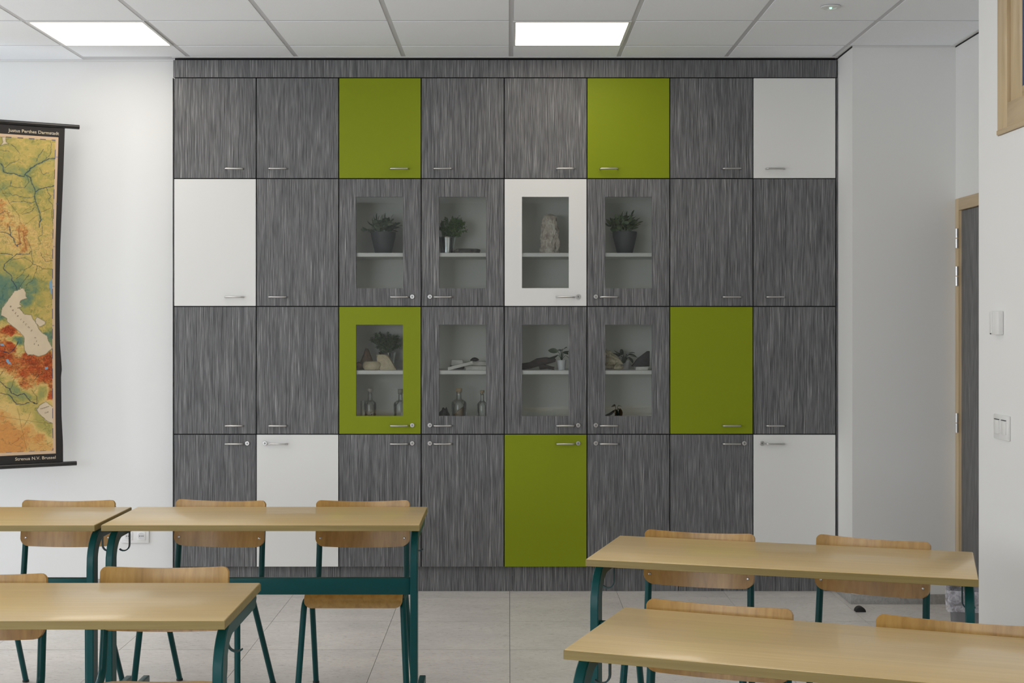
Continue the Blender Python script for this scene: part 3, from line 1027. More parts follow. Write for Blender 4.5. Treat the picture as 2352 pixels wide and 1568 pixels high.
def pline(pts, width, col, alpha=1.0, wob=.0055):
    global C
    c = srgb(col)
    X = SS + (fbm(SS * 60, ZZ * 60, 81, 3) - .5) * wob * 2
    Yv = ZZ + (fbm(SS * 60 + 5, ZZ * 60, 91, 3) - .5) * wob * 2
    dm = np.full(SS.shape, 9.0)
    for (x1, y1), (x2, y2) in zip(pts[:-1], pts[1:]):
        dx, dy = x2 - x1, y2 - y1
        L = dx * dx + dy * dy + 1e-12
        tt = np.clip(((X - x1) * dx + (Yv - y1) * dy) / L, 0, 1)
        dm = np.minimum(dm, np.hypot(X - x1 - tt * dx, Yv - y1 - tt * dy))
    a = np.clip(1.3 - dm / width, 0, 1)[..., None] * alpha
    C = C * (1 - a) + c * a
RIV = (52, 70, 82)
BRN = (104, 80, 40)
# green valleys beside the big rivers
valley = seg1([(0, 690), (55, 820), (200, 835), (330, 870), (420, 770), (600, 660), (770, 625)])
pline(valley, .010, (116, 134, 92), .55, .010)
pline(seg1([(350, 850), (435, 960), (490, 1100), (500, 1220), (550, 1380), (570, 1470)]), .012, (118, 134, 88), .55, .012)
for p in ([(0, 690), (40, 740), (55, 820), (130, 830), (200, 835), (240, 860), (330, 870), (350, 840), (420, 770), (520, 710), (600, 660), (680, 630), (770, 625)],
          [(350, 850), (420, 890), (435, 960), (480, 1050), (490, 1100), (480, 1150), (500, 1220), (520, 1290), (550, 1380), (570, 1470), (545, 1520), (545, 1580)],
          [(490, 1080), (560, 1050), (640, 1025), (750, 1005)]):
    pline(seg1(p), .0030, RIV)
for p in ([(640, 1030), (670, 1100), (710, 1150), (670, 1200), (720, 1260), (735, 1310), (715, 1400), (745, 1560)], [(480, 1150), (440, 1170), (380, 1175), (300, 1155), (200, 1130), (170, 1140), (130, 1115), (40, 1105)],
          [(500, 1220), (440, 1240), (330, 1225), (180, 1220), (130, 1245)], [(620, 640), (700, 560), (715, 480), (705, 380)], [(500, 670), (540, 580), (600, 500)], [(470, 1300), (440, 1360), (300, 1400)],
          [(60, 760), (130, 690), (200, 670), (270, 640)], [(150, 430), (210, 470), (265, 540), (265, 560)], [(380, 880), (400, 950), (340, 1030), (210, 1030), (140, 1000), (160, 930)], [(560, 760), (570, 820), (600, 855), (680, 820)],
          [(0, 520), (130, 530)], [(0, 1400), (60, 1350), (130, 1380)]):
    pline(seg1(p), .0017, (58, 78, 76), .9)
for p in ([(130, 1250), (250, 1400), (300, 1540)], [(280, 1390), (420, 1290), (540, 1250)], [(560, 1370), (700, 1310)], [(330, 1560), (440, 1470), (540, 1400)], [(0, 1040), (100, 1190), (130, 1250)]):
    pline(seg1(p), .0013, BRN, .8)
for p in ([(0, 70), (70, 80), (130, 115), (165, 150), (190, 220), (210, 250), (255, 215)], [(120, 0), (130, 115)], [(0, 340), (80, 350), (150, 370)], [(400, 310), (385, 345), (300, 355), (210, 360), (120, 430), (50, 490), (45, 540), (100, 600), (140, 640), (160, 700), (220, 800)]):
    pline(seg2(p), .0026, RIV)
for p in ([(545, 0), (540, 100), (495, 140), (505, 190), (530, 230), (480, 220)], [(340, 150), (375, 220), (405, 300)], [(410, 310), (405, 380), (420, 480), (370, 520), (300, 560), (300, 600), (200, 680)], [(140, 435), (220, 410), (310, 405), (380, 430), (415, 480)],
          [(480, 510), (460, 580), (410, 700), (330, 760)], [(370, 620), (240, 790)], [(520, 330), (550, 390), (590, 450), (680, 440)], [(415, 480), (500, 510), (560, 545), (680, 540)]):
    pline(seg2(p), .0016, (62, 74, 62), .9)
for p in ([(250, 0), (240, 120), (260, 210)], [(300, 60), (310, 200), (340, 310)]):
    pline(seg2(p), .0050, (150, 92, 52), .75, .006)
for p in ([(0, 500), (40, 530), (70, 575), (110, 580), (130, 640), (210, 670), (280, 645), (350, 720), (370, 745), (440, 770)], [(0, 640), (100, 655), (170, 740), (190, 770), (300, 770), (350, 750)], [(220, 20), (170, 110), (100, 160), (0, 130)]):
    pline(seg3(p), .0024, (36, 48, 72))
for p in ([(110, 600), (150, 530), (170, 470)], [(0, 430), (40, 370)], [(440, 770), (440, 690), (380, 600)], [(180, 210), (260, 220), (310, 240), (360, 250), (375, 180)], [(500, 400), (440, 440), (400, 500)]):
    pline(seg3(p), .0015, (70, 56, 44), .9)
for p in ([(0, 915), (200, 950), (420, 985), (630, 1005)], [(210, 820), (260, 1060), (320, 1330)], [(370, 860), (330, 960), (280, 1040)], [(140, 1250), (240, 1180), (300, 1110)], [(440, 1230), (480, 1260), (560, 1250), (620, 1225)]):
    pline(seg3(p), .0012, BRN, .7, .002)
SEA = srgb((204, 186, 158))
caspian = seg2([(220, 820), (265, 795), (300, 795), (330, 850), (335, 905), (355, 920), (270, 950), (250, 1000), (285, 1030), (225, 1050), (250, 1052), (270, 1075), (320, 1130), (400, 1135), (425, 1190), (470, 1240), (500, 1320), (550, 1370), (610, 1410), (625, 1470), (672, 1552)]) + \
    seg3([(630, 105), (590, 140), (540, 180), (460, 200), (400, 180), (330, 180), (295, 130), (285, 60)]) + seg2([(310, 1440), (300, 1410), (200, 1310), (90, 1230), (80, 1180), (5, 1140), (20, 1050), (60, 1000), (95, 950), (150, 880), (180, 825)])
kara = seg2([(480, 1160), (530, 1190), (590, 1225), (580, 1260), (510, 1290), (460, 1240), (455, 1190)])
gulf = seg3([(550, 740), (640, 810), (640, 1008), (570, 980), (460, 880), (440, 840), (480, 780)])
white_sea = seg1([(20, 330), (80, 330), (85, 400), (120, 420), (60, 430), (0, 450), (40, 400)])
def coast(poly):
    pline(poly + [poly[0]], .0022, (96, 96, 66), .75, .002)
for p in (caspian, kara, gulf, white_sea):
    mk = inside(p)
    tone = (1 + (fbm(SS * 12, ZZ * 12, 101) - .5) * .22)[..., None]
    C = np.where(mk[..., None], SEA * tone, C)
    coast(p)
for p in (seg2([(640, 710), (675, 660), (690, 890), (660, 860), (635, 780)]), seg3([(60, 230), (90, 235), (125, 270), (125, 300), (95, 290)]), seg3([(535, 330), (570, 330), (575, 355), (545, 362)]), seg3([(0, 45), (45, 55), (40, 75), (5, 70)])):
    C = np.where(inside(p)[..., None], srgb((126, 158, 178)), C)
# margin of the sheet
band = (ncs[None, :] < .014) | (ZZ > PZ1 - .016) | (ZZ < PZ0 + .017)
C = np.where(band[..., None], srgb((204, 176, 146)), C)
ed_s = (np.abs(ncs[None, :] - .0150) < .0011) & (np.floor(ZZ / .055) % 2 == 0) & (ZZ > PZ0 + .017) & (ZZ < PZ1 - .016)
ed_z = ((np.abs(ZZ - (PZ1 - .0165)) < .0015) | (np.abs(ZZ - (PZ0 + .0175)) < .0015)) & (np.floor(SS / .030) % 2 == 0) & (ncs[None, :] > .014)
C = np.where((ed_s | ed_z)[..., None], srgb((76, 74, 98)), C)
C = np.minimum(C * 1.2, .9)
co = np.zeros((nz_, ns_, 3), np.float32)
co[..., 0] = -SS
cyv = np.array([[cloth_y(s, z) for s in np.linspace(.1, 1.4, 40)] for z in nzs[::10]])
iy = np.clip((SS - .1) / 1.3 * 39, 0, 38.999)
iz = np.clip(np.arange(nz_) / 10.0, 0, cyv.shape[0] - 1.001)[:, None] + np.zeros_like(SS)
a0, b0 = np.floor(iz).astype(int), np.floor(iy).astype(int)
fa_, fb = iz - a0, iy - b0
co[..., 1] = (cyv[a0, b0] * (1 - fa_) + cyv[a0 + 1, b0] * fa_) * (1 - fb) + (cyv[a0, b0 + 1] * (1 - fa_) + cyv[a0 + 1, b0 + 1] * fa_) * fb - .0016
co[..., 2] = ZZ
me = bpy.data.meshes.new('printed_sheet')
nq = (nz_ - 1) * (ns_ - 1)
idx = np.arange(nz_ * ns_).reshape(nz_, ns_)
quads = np.stack([idx[:-1, :-1], idx[1:, :-1], idx[1:, 1:], idx[:-1, 1:]], -1).reshape(-1, 4)[:, ::-1]
me.vertices.add(nz_ * ns_)
me.vertices.foreach_set('co', co.reshape(-1))
me.loops.add(nq * 4)
me.loops.foreach_set('vertex_index', quads.reshape(-1).astype(np.int32))
me.polygons.add(nq)
me.polygons.foreach_set('loop_start', np.arange(nq, dtype=np.int32) * 4)
me.polygons.foreach_set('use_smooth', np.ones(nq, bool))
me.update(calc_edges=True)
ca = me.color_attributes.new('print', 'FLOAT_COLOR', 'POINT')
ca.data.foreach_set('color', np.concatenate([C, np.ones((nz_, ns_, 1))], -1).astype(np.float32).reshape(-1))
pm, nt, p = new_mat('map_print')
vc = nod(nt, 'ShaderNodeVertexColor', layer_name='print')
nt.links.new(vc.outputs[0], p.inputs['Base Color'])
p.inputs['Roughness'].default_value = .5
p.inputs['Specular IOR Level'].default_value = .3
me.materials.append(pm)
link('printed_sheet', me, mapt)

def text_mesh(body, size, bold=0.0):
    cu = bpy.data.curves.new('lettering', 'FONT')
    cu.body = body
    cu.size = size
    cu.offset = bold
    cu.resolution_u = 3
    tmp = bpy.data.objects.new('lettering_source', cu)
    COL.objects.link(tmp)
    dg = bpy.context.evaluated_depsgraph_get()
    dg.update()
    me = bpy.data.meshes.new_from_object(tmp.evaluated_get(dg))
    bpy.data.objects.remove(tmp)
    bpy.data.curves.remove(cu)
    return me

def lettering(body, right, z, width, height, mat, name='lettering', rot=0.0, yoff=-.003, bold=0.0):
    """flat print on the map: right end at s=right, baseline z"""
    me = text_mesh(body, 1.0, bold)
    xs = [v.co.x for v in me.vertices]
    if len(body) == 1:
        width = (max(xs) - min(xs)) / .72 * height
    ys_ = [v.co.y for v in me.vertices]
    w0, h0 = max(xs) - min(xs), .72
    for v in me.vertices:
        x, y = (v.co.x - max(xs)) / w0 * width, v.co.y / h0 * height
        v.co = (x, 0, y)
    me.materials.clear()
    me.materials.append(mat)
    o = link(name, me, mapt, (-right, cloth_y(right + width / 2, z) + yoff, z), (0, rot, 0))
    return o
lettering('Justus Perthes Darmstadt', .110, 2.5555, .268, .0178, M['letter'], bold=.012, yoff=-.0036)
lettering('Strenua N.V. Brussel', .128, .7672, .214, .0168, M['letter'], bold=.012, yoff=-.0036)
for ch, (x, y) in zip('KASPISCHE', [(128, 1035), (155, 1082), (185, 1117), (215, 1157), (250, 1195), (290, 1230), (325, 1265), (360, 1300), (395, 1342)]):
    s, z = sz(x / 5.6, 520 + y / 5.6)
    lettering(ch, s - .004, z - .004, .008, .010, M['ink'], 'sea_lettering', R(35))
for ch, (x, y) in zip('MEER', [(450, 1432), (465, 1475), (435, 1512), (490, 1527)]):
    s, z = sz(x / 5.6, 520 + y / 5.6)
    lettering(ch, s - .004, z - .004, .008, .008, M['ink'], 'sea_lettering', R(10))
s, z = sz(595 / 5.225, 780 + 800 / 5.225)
lettering('Persischer', s, z, .050, .0065, M['ink'], 'gulf_lettering', R(-18))
s, z = sz(585 / 5.225, 780 + 870 / 5.225)
lettering('Golf', s, z, .022, .0065, M['ink'], 'gulf_lettering', R(-18))
for body, (x, y) in (('50', (790, 610)), ('55', (790, 1255))):
    s, z = sz(x / 6.03, 260 + y / 6.03)
    lettering(body, s - .004, z - .003, .011, .007, M['bluetick'], 'margin_number')
for body, (x, y) in (('50', (700, 258)), ('45', (695, 772)), ('40', (690, 1275))):
    s, z = sz(x / 5.6, 520 + y / 5.6)
    lettering(body, s - .004, z - .003, .011, .007, M['bluetick'], 'margin_number')

# ------------------------------------------------------------------ desks
TZ, TT = 1.52 - .7625, .024
TWD, TDP = 1.20, .507
LEGW, LEGD = .027, .060
def bar_sweep(mb, path, wdt, depths):
    """rectangular tube along a path in the plane x = const; path of (x, y, z)"""
    pts = [Vector(p) for p in path]
    m = len(pts)
    vs = []
    for i in range(m):
        tg = (pts[min(i + 1, m - 1)] - pts[max(i - 1, 0)]).normalized()
        nr = Vector((0, -tg.z, tg.y))
        d = depths[i] / 2
        for (sx, sn) in ((-1, 1), (1, 1), (1, -1), (-1, -1)):
            vs.append(pts[i] + Vector((sx * wdt / 2, 0, 0)) + nr * (sn * d))
    fs = [(0, 1, 2, 3), tuple((m - 1) * 4 + k for k in (3, 2, 1, 0))]
    for i in range(m - 1):
        for k in range(4):
            a, b = i * 4 + k, i * 4 + (k + 1) % 4
            fs.append((a, a + 4, b + 4, b))
    mb.add(vs, fs)

def make_desk(label):
    t = thing('school_desk', label, 'desk', (0, 0, 0), 0, 'two-seat school desks')
    yf = -TDP / 2
    MB().box(-TWD / 2 + .0015, TWD / 2 - .0015, yf + .0015, -yf - .0015, TZ - TT, TZ).build('tabletop', M['top'], t, bev=.0025, seg=2)
    eb = MB()
    e1 = TZ - .0022
    eb.box(-TWD / 2, TWD / 2, yf, yf + .003, TZ - TT + .0002, e1).box(-TWD / 2, TWD / 2, -yf - .003, -yf, TZ - TT + .0002, e1)
    eb.box(-TWD / 2, -TWD / 2 + .003, yf + .003, -yf - .003, TZ - TT + .0002, e1).box(TWD / 2 - .003, TWD / 2, yf + .003, -yf - .003, TZ - TT + .0002, e1)
    o = eb.build('edge_band', M['edge'], t, bev=.0007, seg=1)
    o['label'] = 'darker olive-brown edge band'
    zu = TZ - TT
    for s in (-1, 1):
        x = s * (TWD / 2 - .010 - LEGW / 2)
        yc_ = yf + .018 + LEGD / 2
        rad = .105
        zt = zu - .023                                  # centre line of the carrier under the top
        path = [(x, yc_, .03), (x, yc_, .25), (x, yc_, zt - rad - .02)]
        dep = [LEGD, LEGD, LEGD]
        for i in range(1, 9):
            a = R(180 - 90 * i / 8)
            path.append((x, yc_ + rad + rad * math.cos(a), zt - rad + rad * math.sin(a)))
            dep.append(LEGD - (LEGD - .044) * i / 8)
        path += [(x, -yf - .10, zt), (x, -yf - .035, zt), (x, -yf - .012, zt + .012)]
        dep += [.044, .044, .018]
        lg = MB()
        bar_sweep(lg, path, LEGW, dep)
        # gusset plate inside the bend
        lg.build('leg', M['teal'], t, bev=.003, seg=1, angle=25)
        ft = MB().box(x - LEGW / 2, x + LEGW / 2, yf + .012, yf + .56, .006, .048)
        ft.build('foot', M['teal'], t, bev=.004)
        MB().box(x - .015, x + .015, yf + .53, yf + .563, 0, .007).box(x - .015, x + .015, yf + .010, yf + .045, 0, .007).build('glide', M['rubber'], t)
        # bag hook: flat bar bent to a J, opening to the outside
        hx = s * (TWD / 2 - .010 - LEGW - .004)
        hk = [(hx, yf + .24, zu - .006), (hx, yf + .24, zu - .085)]
        cr = .023
        hk += [tuple(p) for p in arc((hx + s * cr, yf + .24, zu - .09), cr, 180 if s > 0 else 0, 315 if s > 0 else -135, 7, 'xz')]
        hb = MB()
        pts = [Vector(p) for p in hk]
        vs = []
        for i, p_ in enumerate(pts):
            tg = (pts[min(i + 1, len(pts) - 1)] - pts[max(i - 1, 0)]).normalized()
            nr = Vector((tg.z, 0, -tg.x))
            for (sy, sn) in ((-1, 1), (1, 1), (1, -1), (-1, -1)):
                vs.append(p_ + Vector((0, sy * .006, 0)) + nr * (sn * .0022))
        fs = [(0, 1, 2, 3), tuple((len(pts) - 1) * 4 + k for k in (3, 2, 1, 0))]
        for i in range(len(pts) - 1):
            for k in range(4):
                a, b = i * 4 + k, i * 4 + (k + 1) % 4
                fs.append((a, a + 4, b + 4, b))
        hb.add(vs, fs).build('bag_hook', M['hook'], t, smooth=True, angle=40)
    xi = TWD / 2 - .010 - LEGW
    MB().box(-xi, xi, yf + .036, yf + .062, 1.52 - (1362 - CY) * 5.215 / F, 1.52 - (1324 - CY) * 5.215 / F).build('crossbar', M['teal'], t, bev=.003)
    return t

desk0 = make_desk('school desk at the left edge of the picture, back row, near the map')
desk0.location = (-1.558 - .6, 5.145 + TDP / 2, 0)
dup(desk0, (-1.535 + .6, 5.150 + TDP / 2, 0), 0, 'school desk in the back row in front of the white bottom cabinet door')
dup(desk0, (-.726 - .6, 3.499 + TDP / 2, 0), 0, 'school desk at the lower left, nearest on the left of the aisle')
def place(fl_, deg):
    a = R(deg)
    ex, ey = Vector((math.cos(a), math.sin(a), 0)), Vector((-math.sin(a), math.cos(a), 0))
    return Vector((fl_[0], fl_[1], 0)) + ex * (TWD / 2) + ey * (TDP / 2), a
p_, a_ = place((.2487, 4.410), -17.0)
dup(desk0, p_, a_, 'turned school desk right of the aisle, the farther of the two there')
p_, a_ = place((.128, 3.191), -21.0)
dup(desk0, p_, a_, 'turned school desk at the lower right corner, nearest of all desks')

# ------------------------------------------------------------------ chairs
def smooth_path(pts, rad=.05, n=6):
    """polyline with rounded corners"""
    P = [Vector(p) for p in pts]
    out = [P[0]]
    for i in range(1, len(P) - 1):
        a, b, c = P[i - 1], P[i], P[i + 1]
        d1, d2 = (a - b), (c - b)
        r = min(rad, d1.length * .48, d2.length * .48)
        p0, p1 = b + d1.normalized() * r, b + d2.normalized() * r
        for k in range(n + 1):
            u = k / n
            out.append(p0 * (1 - u) ** 2 + b * 2 * u * (1 - u) + p1 * u * u)
    out.append(P[-1])
    return out

BT, BB, BW = .780, .591, .196
REC = .14
def make_chair(label):
    t = thing('school_chair', label, 'chair', (0, 0, 0), 0, 'plywood school chairs')
    # backrest
    us = [-BW + .0006, -BW + .003, -BW + .008, -BW + .015, -BW + .024, -BW + .034] + [-.15 + .3 * i / 10 for i in range(11)] + [BW - .034, BW - .024, BW - .015, BW - .008, BW - .003, BW - .0006]
    cols = []
    for u in us:
        q = u / BW
        top = BT - .010 * (1 - q * q)
        bot = BB - .010 * (1 - q * q)
        def corner(r):
            d = abs(u) - (BW - r)
            return r - math.sqrt(max(r * r - d * d, 0)) if d > 0 else 0
        cols.append((u, bot + corner(.034), top - corner(.022)))
    def surf(u, v):
        q = u / BW
        y = .200 - .024 * q * q + (v - BT) * REC
        n = Vector((-2 * .024 * q / BW, -1, REC)).normalized()
        n = Vector((.0 + 2 * .024 * q / BW * -1, -1, REC)).normalized()
        return Vector((u, y, v)), n
    b = MB().sheet(cols, 6, surf, .010).build('backrest', M['ply'], t, smooth=True, angle=50)
    for s in (-1, 1):
        p0, n0 = surf(s * .175, .623)
        f = p0 + n0 * .0052
        rv = MB()
        rv.lathe([(.0050, 0), (.0048, .0014), (.0028, .0022), (.0027, .0008), (0, .0006)], 14)
        o = rv.build('rivet', M['steel'], b, smooth=True, angle=30)
        o.location = f
        o.rotation_euler = Vector((0, 0, 1)).rotation_difference(n0).to_euler()
    # seat: v runs from the back to the rolled front edge
    SW = .1925
    prof = [(.150, .438), (.11, .436), (.06, .438), (.01, .442), (-.05, .447), (-.10, .451), (-.140, .454)]
    prof += [(-.150 - .038 * math.sin(R(a)), .415 + .039 * math.cos(R(a))) for a in (0, 20, 40, 60, 80)] + [(-.190, .404)]
    L = [0]
    for (a, b_) in zip(prof[:-1], prof[1:]):
        L.append(L[-1] + math.hypot(b_[0] - a[0], b_[1] - a[1]))
    tot = L[-1]
    py, pz = [p[0] for p in prof], [p[1] for p in prof]
    us = [-SW + .0006, -SW + .003, -SW + .008, -SW + .016, -SW + .028] + [-.15 + .3 * i / 8 for i in range(9)] + [SW - .028, SW - .016, SW - .008, SW - .003, SW - .0006]
    cols = []
    for u in us:
        d = abs(u) - (SW - .030)
        c = .030 - math.sqrt(max(.030 ** 2 - d * d, 0)) if d > 0 else 0
        db = abs(u) - (SW - .085)
        cb = .085 - math.sqrt(max(.085 ** 2 - db * db, 0)) if db > 0 else 0
        cols.append((u, cb, tot - c))
    def ssurf(u, v):
        e = 1e-3
        y, z = np.interp(v, L, py), np.interp(v, L, pz)
        y1, z1 = np.interp(min(v + e, tot), L, py), np.interp(min(v + e, tot), L, pz)
        y0, z0 = np.interp(max(v - e, 0), L, py), np.interp(max(v - e, 0), L, pz)
        tg = Vector((0, y1 - y0, z1 - z0)).normalized()
        n = Vector((0, tg.z, -tg.y))
        sag = .008 * (1 - (u / SW) ** 2) * max(0.0, min(1.0, 1.5 - 2.2 * v / tot))
        return Vector((u, y, z - sag)), n
    MB().sheet(cols, 20, ssurf, .010).build('seat', M['plyseat'], t, smooth=True, angle=60)
    # tube frame
    tr = .0122
    for s in (-1, 1):
        def back_pt(z, dy=.0185):
            p0, n0 = surf(s * .180, z)
            return (s * .181, .200 - .0205 + (z - BT) * REC + dy, z)
        up = [back_pt(.75), back_pt(.60), (s * .183, .155, .46), (s * .184, .12, .428), (s * .190, -.155, .424)]
        MB().tube(smooth_path(up, .05), tr, 12).build('side_tube', M['teal'], t, smooth=True, angle=50)
        fl_ = smooth_path([(s * .189, -.10, .4245), (s * .193, -.172, .423), (s * .216, -.235, .008)], .045)
        MB().tube(fl_, tr, 12).build('leg', M['teal'], t, smooth=True, angle=50)
        rl = [(s * .190, .005, .425), (s * .205, .240, .008)]
        MB().tube(rl, tr * .95, 12).build('leg', M['teal'], t, smooth=True, angle=50)
        for q in ((s * .216, -.235), (s * .205, .240)):
            MB().lathe([(.0136, 0), (.0136, .007), (.0125, .009)], 12, (q[0], q[1], 0)).build('foot_cap', M['rubber'], t, smooth=True)
    MB().tube([(-.186, .06, .426), (.186, .06, .426)], .009, 10).tube([(-.188, -.11, .425), (.188, -.11, .425)], .009, 10).build('cross_rail', M['teal'], t, smooth=True, angle=50)
    return t

CH = [('chair with a plywood back at the left edge of the back row, under the map', (-1.838, 5.715), -1),
      ('back-row chair left of the two at the desk before the white bottom door, turned slightly', (-1.203, 5.715), -8),
      ('back-row chair whose whole seat front shows below the desk crossbar', (-.607, 5.705), 0),
      ('chair cut off by the left edge at the lower left desk', (-1.558, 4.040), 0),
      ('chair with a shiny back at the right half of the lower left desk', (-1.045, 4.155), 0),
      ('chair at the left half of the farther turned desk right of the aisle', (.6765, 4.848), -16.6),
      ('chair at the right half of the farther turned desk, near the waste bin', (1.253, 4.705), -28),
      ('chair at the left half of the nearest turned desk, lower right', (.5535, 3.606), -21),
      ('chair cut off by the right edge at the nearest turned desk', (1.115, 3.402), -24)]
ch0 = None
for lab, (cx, cy), deg in CH:
    a = R(deg)
    loc = (cx + math.sin(a) * .176, cy - math.cos(a) * .176, 0)
    if ch0 is None:
        ch0 = make_chair(lab)
        ch0.location = loc
        ch0.rotation_euler = (0, 0, a)
    else:
        dup(ch0, loc, a, lab)

# ------------------------------------------------------------------ things in the glazed cabinets
def leaf_mesh(name, mat, wid=.38, fold=.10, droop=.18, tip=.0):
    """unit-length leaf along +x"""
    vs, fs = [], []
    n = 5
    for i in range(n + 1):
        u = i / n
        h = wid / 2 * math.sin(math.pi * min(u * .93 + .07, 1)) ** .8 if i < n else .002
        z = -droop * u * u
        vs += [(u, -h, z + fold * h * 2), (u, 0, z), (u, h, z + fold * h * 2)]
    for i in range(n):
        for k in (0, 1):
            a = i * 3 + k
            fs.append((a, a + 3, a + 4, a + 1))
    return MB().add(vs, fs).mesh(name, mat, smooth=True, angle=80)

def orient(dirv, roll):
    q = Vector((1, 0, 0)).rotation_difference(dirv.normalized())
    return (q.to_matrix() @ Matrix.Rotation(roll, 3, 'X')).to_euler()

def pot(t, prof, mat, soil_r, soil_z):
    o = MB().lathe(prof, 32).build('pot', mat, t, smooth=True, angle=50)
    MB().lathe([(soil_r, soil_z - .008), (soil_r, soil_z), (0, soil_z + .003)], 20).build('soil', M['soil'], t, smooth=True)
    return o

def leafy(label, x, Y, zb, pot_h, r_top, r_bot, spread, height, lm, lmat, seed, lean=0.0, n_st=21):
    """anthracite pot with a bushy large-leaved plant, each leaf an object"""
    t = thing('potted_plant', label, 'plant', (wx(x, Y), Y, zb), 0, 'dark pots with leafy plants')
    h = pot_h
    prof = [(r_bot * .92, 0), (r_bot, .002), (r_bot + (r_top - r_bot) * .45, h * .4), (r_top * .965, h * .78), (r_top, h * .93), (r_top * .985, h), (r_top * .93, h), (r_top * .90, h * .8), (.001, h * .78)]
    pot(t, prof, M['potdark'], r_top * .9, h * .93)
    rg = random.Random(seed)
    st = MB()
    lv = []
    for i in range(n_st):
        az = 2 * math.pi * (i + rg.random() * .6) / n_st * 1.618 * 3
        rad = spread * math.sqrt((i + .5) / n_st) * rg.uniform(.8, 1.05)
        top = Vector((math.cos(az) * rad + lean * .02, math.sin(az) * rad * .70, h + height * (1 - .80 * (rad / spread) ** 2) * rg.uniform(.80, 1.0)))
        base = Vector((math.cos(az) * r_top * .35, math.sin(az) * r_top * .35, h * .9))
        mid = (base + top) / 2 + Vector((0, 0, height * .12))
        path = [base * (1 - u) ** 2 + mid * 2 * u * (1 - u) + top * u * u for u in (0, .25, .5, .75, 1)]
        st.tube(path, [.0022, .002, .0018, .0015, .001], 5)
        for k in range(8):
            u = .34 + .66 * k / 7
            p = base * (1 - u) ** 2 + mid * 2 * u * (1 - u) + top * u * u
            tg = (mid - base) * (1 - u) + (top - mid) * u
            side = (k % 2) * math.pi + rg.uniform(-.7, .7) + k * .7
            outw = Vector((math.cos(az + side), math.sin(az + side), rg.uniform(-.15, .55)))
            d = (outw * 1.0 + tg.normalized() * .5) if k < 7 else tg
            lv.append((p, d, rg.uniform(-.6, .6), rg.uniform(.032, .046)))
    st.build('stem', lmat, t)
    for p, d, roll, ln in lv:
        link('leaf', lm, t, p, orient(d, roll), (ln, ln, ln))
    return t

Y2 = 7.86
z2, z3 = SHELF_Z[1], SHELF_Z[2]
lm1 = leaf_mesh('leaf', M['leaf'], .60, .05, .24)
lm2 = leaf_mesh('leaf', M['leaf2'], .60, .05, .24)
leafy('leafy plant in an anthracite pot, shelf directly above the green glazed door', 880.5, Y2, z2, .125, .0715, .047, .092, .085, lm1, M['leaf'], 4)
leafy('leafy plant in an anthracite pot behind the rightmost upper glass door', 1435, Y2, z2, .128, .0705, .044, .096, .105, lm2, M['leaf2'], 9)

def fine_plant(label, x, Y, zb, pot_h, r_top, r_bot, cen, rad, mat, seed, n=1500, name='potted_shrub'):
    t = thing(name, label, 'plant', (wx(x, Y), Y, zb), 0, 'zinc buckets with fine-leaved plants')
    h = pot_h
    prof = [(r_bot, 0), (r_bot, .003), (r_bot + (r_top - r_bot) * .92, h * .94), (r_top + .002, h * .95), (r_top + .003, h * .985), (r_top, h), (r_top * .93, h), (r_top * .9, h * .8), (.001, h * .8)]
    pot(t, prof, M['zinc'], r_top * .88, h * .92)
    rg = random.Random(seed)
    fo = MB()
    tw = MB()
    for i in range(60):
        d = Vector((rg.gauss(0, 1), rg.gauss(0, 1), rg.gauss(.3, .8))).normalized()
        e = Vector((cen[0] + d.x * rad[0] * rg.uniform(.7, 1.05), cen[1] + d.y * rad[1] * rg.uniform(.7, 1), cen[2] + d.z * rad[2] * rg.uniform(.7, 1.05)))
        b0 = Vector((rg.uniform(-.5, .5) * r_top, rg.uniform(-.5, .5) * r_top, h * .9))
        mid = (b0 + e) / 2 + Vector((0, 0, .02))
        path = [b0 * (1 - u) ** 2 + mid * 2 * u * (1 - u) + e * u * u for u in (0, .33, .66, 1)]
        tw.tube(path, .0008, 3, False)
        for k in range(n // 60):
            u = rg.uniform(.35, 1.0)
            p = b0 * (1 - u) ** 2 + mid * 2 * u * (1 - u) + e * u * u
            dv = Vector((rg.gauss(0, 1), rg.gauss(0, 1), rg.gauss(.25, .8))).normalized()
            ln, wd = rg.uniform(.009, .016), .0019
            sd = dv.cross(Vector((rg.gauss(0, 1), rg.gauss(0, 1), rg.gauss(0, 1)))).normalized() * wd
            q = p + dv * ln
            fo.add([p, p + dv * ln * .5 + sd, q, p + dv * ln * .5 - sd], [(0, 1, 2, 3)])
    f = fo.build('foliage', mat, t)
    f['kind'] = 'stuff'
    tw.build('twig', mat, t)
    return t
fine_plant('fine-leaved plant in a shiny zinc bucket, second-row cabinet', 1026, Y2, z2, wz(544, Y2) - z2, .052, .038, (.034, 0, .155), (.088, .07, .068), M['fine'], 21, 6600)
fine_plant('dark fine-leaved plant behind the pale stones in the green glazed cabinet', 889, 7.945, z3, wz(808, 7.945) - z3, .050, .037, (-.012, 0, .155), (.098, .085, .068), M['finedark'], 33, 7200)

